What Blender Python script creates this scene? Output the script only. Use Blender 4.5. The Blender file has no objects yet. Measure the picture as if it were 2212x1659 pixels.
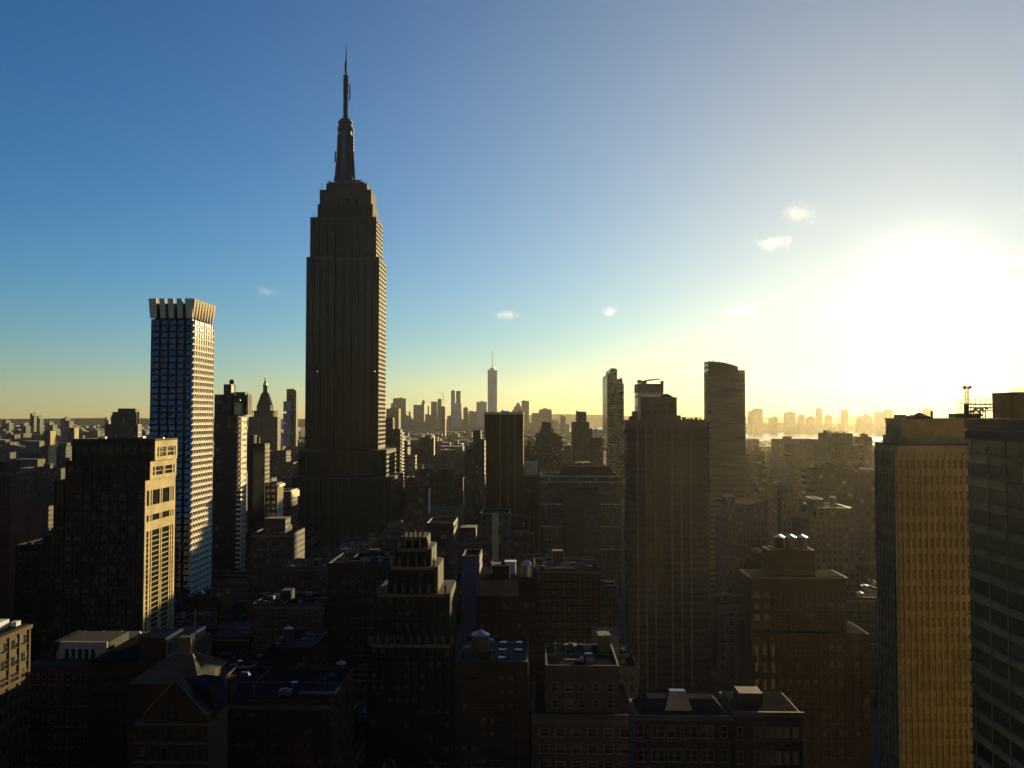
import bpy, math, random
import numpy as np
from mathutils import Vector, Matrix
R = math.radians
SC = bpy.context.scene
COL = SC.collection

# ------------------------------------------------------------------ camera, sky, sun, exposure
PITCH, YAW, EYE, FOC = 2.11, -1.4, 121.0, 1915.0
cam = bpy.data.objects.new('camera', bpy.data.cameras.new('camera'))
COL.objects.link(cam)
SC.camera = cam
cam.data.sensor_width = 36
cam.data.lens = 36 * FOC / 2212
cam.data.clip_start = 1
cam.data.clip_end = 120000
cam.location = (0, 0, EYE)
cam.rotation_euler = (R(90 + PITCH), 0, R(-YAW))
SUN_EL, SUN_AZ = 6.36, 23.7
world = bpy.data.worlds.new('World')
SC.world = world
world.use_nodes = True
wn = world.node_tree
sky = wn.nodes.new('ShaderNodeTexSky')
sky.sky_type = 'NISHITA'
sky.sun_disc = False
sky.sun_elevation = R(SUN_EL)
sky.sun_rotation = R(SUN_AZ)
sky.altitude = 100
sky.air_density = 1.0
sky.dust_density = 0.0
sky.ozone_density = 4.0
hs = wn.nodes.new('ShaderNodeHueSaturation')
hs.inputs['Saturation'].default_value = 1.05
gm = wn.nodes.new('ShaderNodeGamma')      # deeper blue away from the sun
gm.inputs['Gamma'].default_value = 1.12
wn.links.new(sky.outputs[0], gm.inputs['Color'])
wn.links.new(gm.outputs[0], hs.inputs['Color'])
hs.inputs['Value'].default_value = 0.84
# the bright aerosol aureole round the sun: falls off with the angle between view and sun directions
SUN_DIR = (math.sin(R(SUN_AZ)) * math.cos(R(SUN_EL)), math.cos(R(SUN_AZ)) * math.cos(R(SUN_EL)), math.sin(R(SUN_EL)))
def wnode(op, a, b):
    n = wn.nodes.new('ShaderNodeMath'); n.operation = op
    for i, v in enumerate((a, b)):
        if v is None: continue
        if isinstance(v, (int, float)): n.inputs[i].default_value = v
        else: wn.links.new(v, n.inputs[i])
    return n.outputs[0]
wtc = wn.nodes.new('ShaderNodeTexCoord')
wdt = wn.nodes.new('ShaderNodeVectorMath'); wdt.operation = 'DOT_PRODUCT'
wn.links.new(wtc.outputs['Generated'], wdt.inputs[0]); wdt.inputs[1].default_value = SUN_DIR
theta = wnode('ARCCOSINE', wnode('MINIMUM', wdt.outputs['Value'], 0.999999), None)
def lobe(width, col):
    q = wnode('DIVIDE', theta, R(width))
    e = wnode('POWER', 2.71828, wnode('MULTIPLY', wnode('MULTIPLY', q, q), -1.0))
    v = wn.nodes.new('ShaderNodeVectorMath'); v.operation = 'SCALE'; v.inputs[0].default_value = col
    wn.links.new(e, v.inputs['Scale'])
    return v.outputs[0]
acc = hs.outputs[0]
for width, col in ((25, (2.6, 2.0, .2)), (3.0, (7.5, 7.0, 6.0))):
    v = wn.nodes.new('ShaderNodeVectorMath'); v.operation = 'ADD'
    wn.links.new(acc, v.inputs[0]); wn.links.new(lobe(width, col), v.inputs[1]); acc = v.outputs[0]
wn.links.new(acc, wn.nodes['Background'].inputs[0])
wn.nodes['Background'].inputs[1].default_value = 0.066
sl = bpy.data.lights.new('sun', 'SUN')
sl.energy = 5
sl.angle = R(0.5)
sl.color = (1.0, 0.76, 0.36)
sun = bpy.data.objects.new('sun', sl)
COL.objects.link(sun)
sd = Vector((math.sin(R(SUN_AZ)) * math.cos(R(SUN_EL)), math.cos(R(SUN_AZ)) * math.cos(R(SUN_EL)), math.sin(R(SUN_EL))))
sun.rotation_euler = (-sd).to_track_quat('-Z', 'Y').to_euler()
SC.view_settings.view_transform = 'Standard'
SC.view_settings.look = 'None'
SC.view_settings.exposure = 1.1
SC.view_settings.gamma = 1.0
SC.cycles.use_denoising = True
SC.cycles.max_bounces = 6
SC.cycles.diffuse_bounces = 2
SC.cycles.volume_bounces = 0
HAZE = 1.2e-5

# ------------------------------------------------------------------ layout: photo pixel -> point at a real distance
_p, _a = R(PITCH), R(YAW)
_w = Vector((math.sin(_a) * math.cos(_p), math.cos(_a) * math.cos(_p), math.sin(_p)))
_r = Vector((math.cos(_a), -math.sin(_a), 0))
_u = _r.cross(_w)
def at(px, py, Y):
    d = _w + _r * ((px - 1106) / FOC) + _u * ((829.5 - py) / FOC)
    t = Y / d.y
    return d.x * t, EYE + d.z * t
def xat(px, Y, py=950): return at(px, py, Y)[0]
def zat(px, py, Y): return at(px, py, Y)[1]
def proj(x, y, z):
    v = Vector((x, y, z - EYE))
    k = v.dot(_w)
    if k < 1: return None
    return 1106 + FOC * v.dot(_r) / k, 829.5 - FOC * v.dot(_u) / k

# ------------------------------------------------------------------ materials
MATS = {}
def newmat(name):
    m = bpy.data.materials.new(name)
    m.use_nodes = True
    MATS[name] = m
    return m, m.node_tree, m.node_tree.nodes['Principled BSDF']
def N(nt, t, **kw):
    n = nt.nodes.new(t)
    for k, v in kw.items():
        setattr(n, k, v)
    return n
def math_node(nt, op, a, b=None, c=None):
    n = N(nt, 'ShaderNodeMath', operation=op)
    for i, v in enumerate((a, b, c)):
        if v is None: continue
        if isinstance(v, (int, float)): n.inputs[i].default_value = v
        else: nt.links.new(v, n.inputs[i])
    return n.outputs[0]
def mixcol(nt, fac, a, b):
    n = N(nt, 'ShaderNodeMix', data_type='RGBA')
    for i, v in ((0, fac), (6, a), (7, b)):
        if isinstance(v, (int, float)): n.inputs[i].default_value = v
        elif isinstance(v, tuple): n.inputs[i].default_value = (*v[:3], 1)
        else: nt.links.new(v, n.inputs[i])
    return n.outputs[2]
def weather(nt, col, amount=0.35, scale=0.12):
    """worn colour: broad patches and fine grain over the base colour"""
    tc = N(nt, 'ShaderNodeTexCoord')
    n1 = N(nt, 'ShaderNodeTexNoise'); n1.inputs['Scale'].default_value = scale; n1.inputs['Detail'].default_value = 6
    n2 = N(nt, 'ShaderNodeTexNoise'); n2.inputs['Scale'].default_value = scale * 9; n2.inputs['Detail'].default_value = 3
    nt.links.new(tc.outputs['Object'], n1.inputs['Vector']); nt.links.new(tc.outputs['Object'], n2.inputs['Vector'])
    f = math_node(nt, 'ADD', math_node(nt, 'MULTIPLY', n1.outputs[0], 0.65), math_node(nt, 'MULTIPLY', n2.outputs[0], 0.35))
    f = math_node(nt, 'MULTIPLY_ADD', f, 3.0, -1.0)
    lo = tuple(c * (1 - amount) for c in col); hi = tuple(min(1, c * (1 + amount)) for c in col)
    return mixcol(nt, f, lo, hi)
def stone(name, col, rough=0.85, amount=0.3, scale=0.12, metal=0.0, spec=0.12):
    m, nt, b = newmat(name)
    nt.links.new(weather(nt, col, amount, scale), b.inputs['Base Color'])
    b.inputs['Roughness'].default_value = rough
    b.inputs['Metallic'].default_value = metal
    b.inputs['Specular IOR Level'].default_value = spec
    if spec < .1: b.inputs['IOR'].default_value = 1.04    # dusty roofing has no sheen
    return m
def glass(name, col, rough=0.08, ior=1.5):
    m, nt, b = newmat(name)
    oi = N(nt, 'ShaderNodeObjectInfo')
    geo = N(nt, 'ShaderNodeNewGeometry')
    wnz = N(nt, 'ShaderNodeTexNoise'); wnz.inputs['Scale'].default_value = 0.35; wnz.inputs['Detail'].default_value = 1
    nt.links.new(geo.outputs['Position'], wnz.inputs['Vector'])
    f = math_node(nt, 'ADD', math_node(nt, 'MULTIPLY', oi.outputs['Random'], 0.5), math_node(nt, 'MULTIPLY', wnz.outputs[0], 0.6))
    nt.links.new(mixcol(nt, f, tuple(c * .4 for c in col), tuple(c * 1.8 for c in col)), b.inputs['Base Color'])
    b.inputs['Roughness'].default_value = rough
    b.inputs['IOR'].default_value = ior
    bp = N(nt, 'ShaderNodeBump'); bp.inputs['Strength'].default_value = 0.05; bp.inputs['Distance'].default_value = 0.3
    nt.links.new(wnz.outputs[0], bp.inputs['Height']); nt.links.new(bp.outputs[0], b.inputs['Normal'])
    return m
def facade(name, col, wu=3.2, wz=3.6, fu=(.28, .72), fz=(.32, .78), gcol=(.02, .022, .025), amount=.3, blind=(.22, .2, .16)):
    """masonry wall with a window pattern laid out in metres on the wall itself"""
    m, nt, b = newmat(name)
    tc = N(nt, 'ShaderNodeTexCoord'); sp = N(nt, 'ShaderNodeSeparateXYZ')
    nt.links.new(tc.outputs['Object'], sp.inputs[0])
    geo = N(nt, 'ShaderNodeNewGeometry'); sn = N(nt, 'ShaderNodeSeparateXYZ')
    nt.links.new(geo.outputs['True Normal'], sn.inputs[0])
    side = math_node(nt, 'GREATER_THAN', math_node(nt, 'ABSOLUTE', sn.outputs[0]), 0.6)
    mx = N(nt, 'ShaderNodeMix', data_type='FLOAT')
    nt.links.new(side, mx.inputs[0]); nt.links.new(sp.outputs[0], mx.inputs[2]); nt.links.new(sp.outputs[1], mx.inputs[3])
    u = math_node(nt, 'DIVIDE', math_node(nt, 'ADD', mx.outputs[0], 500.3), wu)
    v = math_node(nt, 'DIVIDE', math_node(nt, 'ADD', sp.outputs[2], 0.2), wz)
    fu_, fv_ = math_node(nt, 'FRACT', u), math_node(nt, 'FRACT', v)
    def band(x, lo, hi):
        return math_node(nt, 'MULTIPLY', math_node(nt, 'GREATER_THAN', x, lo), math_node(nt, 'LESS_THAN', x, hi))
    mask = math_node(nt, 'MULTIPLY', band(fu_, *fu), band(fv_, *fz))
    mask = math_node(nt, 'MULTIPLY', mask, math_node(nt, 'LESS_THAN', math_node(nt, 'ABSOLUTE', sn.outputs[2]), 0.5))
    cell = N(nt, 'ShaderNodeCombineXYZ')
    nt.links.new(math_node(nt, 'FLOOR', u), cell.inputs[0]); nt.links.new(math_node(nt, 'FLOOR', v), cell.inputs[1])
    wnz = N(nt, 'ShaderNodeTexWhiteNoise', noise_dimensions='2D'); nt.links.new(cell.outputs[0], wnz.inputs['Vector'])
    gl = mixcol(nt, math_node(nt, 'POWER', wnz.outputs[0], 4.0), gcol, blind)
    wc = weather(nt, col, amount)
    nt.links.new(mixcol(nt, mask, wc, gl), b.inputs['Base Color'])
    rg = N(nt, 'ShaderNodeMix', data_type='FLOAT'); nt.links.new(mask, rg.inputs[0]); rg.inputs[2].default_value = .85; rg.inputs[3].default_value = .15
    nt.links.new(rg.outputs[0], b.inputs['Roughness'])
    b.inputs['IOR'].default_value = 1.6
    return m

M = {}
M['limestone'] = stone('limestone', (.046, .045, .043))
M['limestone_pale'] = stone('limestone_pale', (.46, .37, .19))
M['cream_stone'] = stone('cream_stone', (.80, .71, .53), amount=.1)  # stone of the sun-facing sides, raised in colour to carry strong sunlight
M['mast_metal'] = stone('mast_metal', (.04, .04, .04), rough=.6)
M['fin_stone'] = stone('fin_stone', (.52, .44, .31), amount=.15)
M['limestone_trim'] = stone('limestone_trim', (.09, .084, .07))
M['yellow_brick'] = stone('yellow_brick', (.26, .205, .10), amount=.4, scale=.06)  # tan brick lightened and yellowed so its colour mimics veiling glare
M['golden_brick'] = stone('golden_brick', (.095, .066, .03))
M['umber_brick'] = stone('umber_brick', (.095, .065, .045))
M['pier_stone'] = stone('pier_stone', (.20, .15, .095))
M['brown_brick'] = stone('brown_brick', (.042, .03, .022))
M['red_brick'] = stone('red_brick', (.12, .052, .034))
M['tan_brick'] = stone('tan_brick', (.14, .11, .07))
M['grey_stone'] = stone('grey_stone', (.04, .04, .042))
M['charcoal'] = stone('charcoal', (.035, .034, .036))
M['black_brick'] = stone('black_brick', (.018, .016, .015))
M['pale_plaster'] = stone('pale_plaster', (.28, .28, .29), amount=.2)
M['white_paint'] = stone('white_paint', (.6, .6, .58), amount=.15)
M['roof_tar'] = stone('roof_tar', (.018, .018, .02), rough=.95, scale=.4, spec=.03)
M['roof_pale'] = stone('roof_pale', (.05, .05, .056), rough=.95, scale=.4, spec=.03)
M['roof_slate'] = stone('roof_slate', (.018, .02, .03), rough=.85, scale=.6, spec=.08)
M['copper_green'] = stone('copper_green', (.10, .16, .12), rough=.6)
M['ribbed_copper'] = stone('ribbed_copper', (.085, .065, .04), rough=.6)
M['gold'] = stone('gold', (.75, .5, .16), rough=.35, metal=1, amount=.15)
M['steel'] = stone('steel', (.35, .35, .36), rough=.35, metal=.9, amount=.2)
M['dull_metal'] = stone('dull_metal', (.12, .12, .12), rough=.6, metal=.5, amount=.3)
M['dark_steel'] = stone('dark_steel', (.05, .05, .055), rough=.5, metal=.3)
M['spandrel'] = stone('spandrel', (.013, .013, .013), rough=.7)
M['tank_wood'] = stone('tank_wood', (.09, .06, .04), scale=.8)
M['asphalt'] = stone('asphalt', (.05, .05, .052), scale=.05)
M['ground'] = stone('ground', (.06, .058, .055), scale=.01)
M['hill'] = stone('hill', (.05, .06, .04), scale=.002)
M['frame'] = stone('frame', (.07, .065, .06), rough=.6)
M['frame_pale'] = stone('frame_pale', (.22, .2, .16), rough=.6)
M['blind'] = stone('blind', (.075, .07, .06), rough=.7, scale=.8)
M['glass'] = glass('glass', (.018, .02, .024))
M['glass_sky'] = glass('glass_sky', (.012, .014, .018), rough=.15, ior=1.48)
M['glass_blue'] = glass('glass_blue', (.02, .03, .05), rough=.06, ior=2.0)
M['glass_mirror'] = glass('glass_mirror', (.03, .035, .035), rough=.05, ior=3.2)
M['bronze_glass'] = glass('bronze_glass', (.06, .05, .025), rough=.25)
M['glass_green'] = glass('glass_green', (.015, .045, .03), rough=.08, ior=2.0)
def water_mat():
    m, nt, b = newmat('water')
    b.inputs['Base Color'].default_value = (.02, .035, .045, 1)
    b.inputs['Roughness'].default_value = .25
    n = N(nt, 'ShaderNodeTexNoise'); n.inputs['Scale'].default_value = .02; n.inputs['Detail'].default_value = 8
    g = N(nt, 'ShaderNodeNewGeometry'); nt.links.new(g.outputs['Position'], n.inputs['Vector'])
    bp = N(nt, 'ShaderNodeBump'); bp.inputs['Strength'].default_value = .3; bp.inputs['Distance'].default_value = 2
    nt.links.new(n.outputs[0], bp.inputs['Height']); nt.links.new(bp.outputs[0], b.inputs['Normal'])
    return m
M['water'] = water_mat()
def lamp_mat():
    m, nt, b = newmat('lamp_glow')
    b.inputs['Emission Color'].default_value = (1, .95, .85, 1)
    b.inputs['Emission Strength'].default_value = .8
    return m
M['lamp_glow'] = lamp_mat()
PAL = {'brown brick': (.036, .025, .018), 'red brick': (.046, .022, .016), 'tan brick': (.072, .055, .035), 'pale limestone': (.105, .095, .072),
       'grey concrete': (.05, .049, .047), 'charcoal': (.021, .021, .022)}
F = {}
for i, (k, c) in enumerate(PAL.items()):
    for j, (wu, wz, fu, fz) in enumerate((((2.6), 3.5, (.25, .7), (.3, .78)), ((3.6), 3.9, (.16, .84), (.28, .8)), ((1.9), 3.3, (.3, .75), (.25, .75)))):
        F[k, j] = facade(k.replace(' ', '_') + '_front_%s' % 'abc'[j], c, wu, wz, fu, fz)
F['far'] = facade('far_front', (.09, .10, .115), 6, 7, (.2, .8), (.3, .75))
F['far_dark'] = facade('far_dark_front', (.032, .035, .035), 6, 7, (.2, .8), (.3, .75))
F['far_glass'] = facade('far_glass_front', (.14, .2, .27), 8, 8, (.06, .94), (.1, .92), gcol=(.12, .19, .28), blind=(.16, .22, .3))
F['bands'] = facade('bands_front', (.15, .095, .06), 50, 3.3, (0, 1), (.4, .92), gcol=(.03, .025, .02), blind=(.08, .06, .045))
F['bands_dark'] = facade('bands_dark_front', (.055, .046, .032), 1.6, 3.1, (.1, .9), (.35, .95), gcol=(.02, .018, .015), blind=(.05, .045, .035))
F['curtain'] = facade('curtain_front', (.022, .021, .02), 1.5, 3.6, (.08, .92), (.08, .95), gcol=(.012, .013, .014), blind=(.03, .028, .025))

# ------------------------------------------------------------------ mesh helpers
class MB:
    def __init__(s): s.v, s.f, s.m = [], [], []
    def add(s, vs, fs, mi=0):
        o = len(s.v); s.v += [tuple(v) for v in vs]
        s.f += [tuple(i + o for i in f) for f in fs]; s.m += [mi] * len(fs)
        return s
    def box(s, x0, x1, y0, y1, z0, z1, mi=0):
        return s.add([(x0, y0, z0), (x1, y0, z0), (x1, y1, z0), (x0, y1, z0), (x0, y0, z1), (x1, y0, z1), (x1, y1, z1), (x0, y1, z1)],
                     [(0, 3, 2, 1), (4, 5, 6, 7), (0, 1, 5, 4), (1, 2, 6, 5), (2, 3, 7, 6), (3, 0, 4, 7)], mi)
    def loft(s, rings, mi=0, cap=True):
        n = len(rings[0]); vs = [p for r in rings for p in r]; fs = []
        for k in range(len(rings) - 1):
            for i in range(n):
                j = (i + 1) % n
                fs.append((k * n + i, k * n + j, (k + 1) * n + j, (k + 1) * n + i))
        if cap:
            fs.append(tuple(range(n - 1, -1, -1))); fs.append(tuple((len(rings) - 1) * n + i for i in range(n)))
        return s.add(vs, fs, mi)
    def ring(s, cx, cy, z, r, n=16, ph=0.0, ry=None):
        ry = r if ry is None else ry
        return [(cx + r * math.cos(2 * math.pi * (i + ph) / n), cy + ry * math.sin(2 * math.pi * (i + ph) / n), z) for i in range(n)]
    def lathe(s, cx, cy, prof, n=16, mi=0, ph=0.0):
        return s.loft([s.ring(cx, cy, z, max(r, .01), n, ph) for r, z in prof], mi)
    def frustum(s, x0, x1, y0, y1, z0, z1, inx, iny=None, mi=0):
        iny = inx if iny is None else iny
        return s.loft([[(x0, y0, z0), (x1, y0, z0), (x1, y1, z0), (x0, y1, z0)],
                       [(x0 + inx, y0 + iny, z1), (x1 - inx, y0 + iny, z1), (x1 - inx, y1 - iny, z1), (x0 + inx, y1 - iny, z1)]], mi)
    def prism_xz(s, poly, y0, y1, mi=0):
        """polygon in x,z (counter-clockwise seen from the camera) pushed along y"""
        n = len(poly); vs = [(x, y0, z) for x, z in poly] + [(x, y1, z) for x, z in poly]
        fs = [tuple(range(n)), tuple(range(2 * n - 1, n - 1, -1))]
        fs += [(i, i + n, (i + 1) % n + n, (i + 1) % n) for i in range(n)]
        return s.add(vs, fs, mi)
    def bar(s, p, q, r, mi=0, n=4):
        p, q = Vector(p), Vector(q); d = (q - p).normalized()
        a = d.orthogonal().normalized(); b = d.cross(a)
        rr = [[tuple(c + a * r * math.cos(2 * math.pi * (i + .5) / n) + b * r * math.sin(2 * math.pi * (i + .5) / n)) for i in range(n)] for c in (p, q)]
        return s.loft(rr, mi)
    def build(s, name, mats, parent=None, label=None, kind=None, smooth=False):
        base = Vector((0, 0, 0)) if parent is None else origin(parent)
        me = bpy.data.meshes.new(name)
        me.from_pydata([tuple(Vector(v) - base) for v in s.v], [], s.f)
        mats = mats if isinstance(mats, (list, tuple)) else [mats]
        for m in mats: me.materials.append(m)
        me.polygons.foreach_set('material_index', s.m)
        if smooth: me.polygons.foreach_set('use_smooth', [True] * len(s.f))
        me.update()
        o = bpy.data.objects.new(name, me); COL.objects.link(o)
        if parent is not None: o.parent = parent
        if label: o['label'] = label
        if kind: o['kind'] = kind
        return o
def origin(o):
    v = Vector(o.location)
    while o.parent is not None:
        o = o.parent; v += Vector(o.location)
    return v
THINGS = []
def thing(name, label, cat, loc, group=None):
    o = bpy.data.objects.new(name, None); COL.objects.link(o)
    o.location = loc; o['label'] = label; o['category'] = cat; o.empty_display_size = 3
    if group: o['group'] = group
    THINGS.append(o)
    return o
def tag(o, label, cat, group=None):
    o['label'] = label; o['category'] = cat
    if group: o['group'] = group
    return o

# windows: unit meshes (1 x 1, looking to -y) used by every window part; past 100 on one building the rest are one part
def unit_window(kind):
    mb = MB()
    mb.add([(-.5, -.02, 0), (.5, -.02, 0), (.5, -.02, 1), (-.5, -.02, 1)], [(0, 1, 2, 3)], 0)
    for x0, x1, z0, z1 in ((-.5, -.43, 0, 1), (.43, .5, 0, 1), (-.43, .43, .95, 1), (-.43, .43, .47, .5)):
        mb.box(x0, x1, -.1, 0, z0, z1, 1)
    mb.box(-.55, .55, -.22, 0, -.06, 0, 1)
    if kind == 1: mb.add([(-.43, -.04, .5), (.43, -.04, .5), (.43, -.04, .95), (-.43, -.04, .95)], [(0, 1, 2, 3)], 2)
    if kind == 2: mb.add([(-.43, -.04, .22), (.43, -.04, .22), (.43, -.04, .95), (-.43, -.04, .95)], [(0, 1, 2, 3)], 2)
    return mb
def unit_plain():
    return MB().add([(-.5, -.05, 0), (.5, -.05, 0), (.5, -.05, 1), (-.5, -.05, 1)], [(0, 1, 2, 3)], 0).box(-.5, .5, -.12, -.002, -.05, -.002, 1)
def unit_facet():
    """bay whose pane leans out towards its foot"""
    mb = MB()
    mb.add([(-.5, -.05, 1), (.5, -.05, 1), (.5, -.6, .06), (-.5, -.6, .06)], [(3, 2, 1, 0)], 0)
    mb.add([(-.5, -.05, 1), (-.5, -.6, .06), (-.5, 0, .06), (.5, -.05, 1), (.5, -.6, .06), (.5, 0, .06)], [(0, 2, 1), (3, 4, 5)], 1)
    mb.box(-.52, .52, -.66, 0, 0, .06, 1)
    mb.add([(-.03, -.1, 1), (.03, -.1, 1), (.03, -.65, .06), (-.03, -.65, .06)], [(3, 2, 1, 0)], 1)
    return mb
def unit_wedge():
    """bay with a dark pane above a bright sloping spandrel and a splayed reveal"""
    mb = MB()
    mb.add([(-.32, -.03, .42), (.36, -.03, .42), (.36, -.03, .97), (-.32, -.03, .97)], [(0, 1, 2, 3)], 0)
    mb.add([(-.32, -.03, .42), (.36, -.03, .42), (.44, -.55, .0), (-.44, -.55, .0)], [(3, 2, 1, 0)], 1)
    mb.add([(.36, -.03, .42), (.36, -.03, .97), (.46, -.35, .97), (.44, -.55, 0)], [(0, 1, 2, 3)], 1)
    mb.add([(-.32, -.03, .42), (-.44, -.55, 0), (-.46, -.35, .97), (-.32, -.03, .97)], [(0, 1, 2, 3)], 1)
    mb.box(-.5, .5, -.55, 0, -.06, 0, 1)
    return mb
def unit_facet_blind():
    mb = unit_facet(); f = .45 + .1
    mb.add([(-.46, -.06, .99), (-.04, -.06, .99), (-.04, -.06 - .55 * f, .99 - .94 * f), (-.46, -.06 - .55 * f, .99 - .94 * f)], [(3, 2, 1, 0)], 2)
    return mb
UNITS = {'facet_blind': unit_facet_blind(), 'w0': unit_window(0), 'w1': unit_window(1), 'w2': unit_window(2), 'plain': unit_plain(), 'facet': unit_facet(), 'wedge': unit_wedge()}
UMESH = {}
def umesh(kind, mats):
    k = (kind, tuple(m.name for m in mats))
    if k not in UMESH:
        u = UNITS[kind]; me = bpy.data.meshes.new('window')
        me.from_pydata(u.v, [], u.f)
        for m in mats: me.materials.append(m)
        me.polygons.foreach_set('material_index', u.m); me.update()
        UMESH[k] = me
    return UMESH[k]
ROT = {'N': 0.0, 'W': math.pi / 2, 'E': -math.pi / 2}
class Wins:
    def __init__(s, root, mats=('glass', 'frame', 'blind'), name='window', limit=100):
        s.root, s.mats, s.name, s.l, s.limit = root, [M[k] for k in mats], name, [], limit
        s.rng = random.Random(len(root.name) * 31 + int(abs(root.location.x)))
    def one(s, face, c, u, z, w, h, kind=None):
        """face N/W/E at plane coordinate c; u along the wall, z of the sill"""
        if kind is None: kind = s.rng.choices(('w0', 'w1', 'w2'), (6, 2, 1))[0]
        p = (u, c, z) if face == 'N' else (c, u, z)
        s.l.append((face, p, w, h, kind)); return s
    def grid(s, face, c, u0, u1, n, z0, z1, m, fw=.6, fh=.6, kind=None, skip=0.0):
        du, dz = (u1 - u0) / n, (z1 - z0) / m
        for i in range(n):
            for j in range(m):
                if skip and s.rng.random() < skip: continue
                s.one(face, c, u0 + du * (i + .5), z0 + dz * (j + .5) - dz * fh / 2, du * fw, dz * fh, kind)
        return s
    def done(s):
        base = origin(s.root)
        s.l.sort(key=lambda t: -t[2] * t[3] / (Vector(t[1]) - Vector((0, 0, EYE))).length_squared)
        for face, p, w, h, kind in s.l[:s.limit]:
            o = bpy.data.objects.new(s.name, umesh(kind, s.mats)); COL.objects.link(o)
            o.parent = s.root; o.location = Vector(p) - base; o.rotation_euler.z = ROT[face]; o.scale = (w, 1, h)
        rest = s.l[s.limit:]
        if not rest: return
        V, Fc, Mi = [], [], []
        off = 0
        for face, p, w, h, kind in rest:
            u = UNITS[kind]; a = np.array(u.v) * (w, 1, h)
            t = ROT[face]; c_, s_ = math.cos(t), math.sin(t)
            a = np.stack([a[:, 0] * c_ - a[:, 1] * s_, a[:, 0] * s_ + a[:, 1] * c_, a[:, 2]], 1) + np.array(p) - np.array(base)
            V.append(a); Fc += [tuple(i + off for i in f) for f in u.f]; Mi += u.m; off += len(u.v)
        me = bpy.data.meshes.new(s.name)
        me.from_pydata(np.concatenate(V).tolist(), [], Fc)
        for m in s.mats: me.materials.append(m)
        me.polygons.foreach_set('material_index', Mi); me.update()
        o = bpy.data.objects.new(s.name, me); COL.objects.link(o); o.parent = s.root; o['kind'] = 'stuff'

def blk(px0, px1, pyt, Y, d, zb=0.0, dy=0.0, sil=False):
    """box of a building: left and right edge and top as seen, front face at distance Y, depth d;
    sil: the edges are those of the whole outline, the receding side included"""
    x0, z1 = at(px0, pyt, Y); x1, _ = at(px1, pyt, Y)
    if sil:
        w = x1 - x0
        if px0 > 1153: x0 = min(xat(px0, Y + dy + d, pyt), x0 + w * .45)
        if px1 < 1153: x1 = max(xat(px1, Y + dy + d, pyt), x1 - w * .45)
    return [x0, x1, Y + dy, Y + dy + d, zb, z1]
def parapet_roof(root, b, wall_m, roof_m, h=1.1, t=.45, cap=True):
    x0, x1, y0, y1, z0, z1 = b
    mb = MB()
    for q in ((x0, x1, y0, y0 + t), (x0, x1, y1 - t, y1), (x0, x0 + t, y0 + t, y1 - t), (x1 - t, x1, y0 + t, y1 - t)):
        mb.box(*q, z1, z1 + h)
    mb.build('parapet', wall_m, root)
    return MB().box(x0 + t + .02, x1 - t - .02, y0 + t + .02, y1 - t - .02, z1 + .02, z1 + .25).build('roof', roof_m, root)
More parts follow.
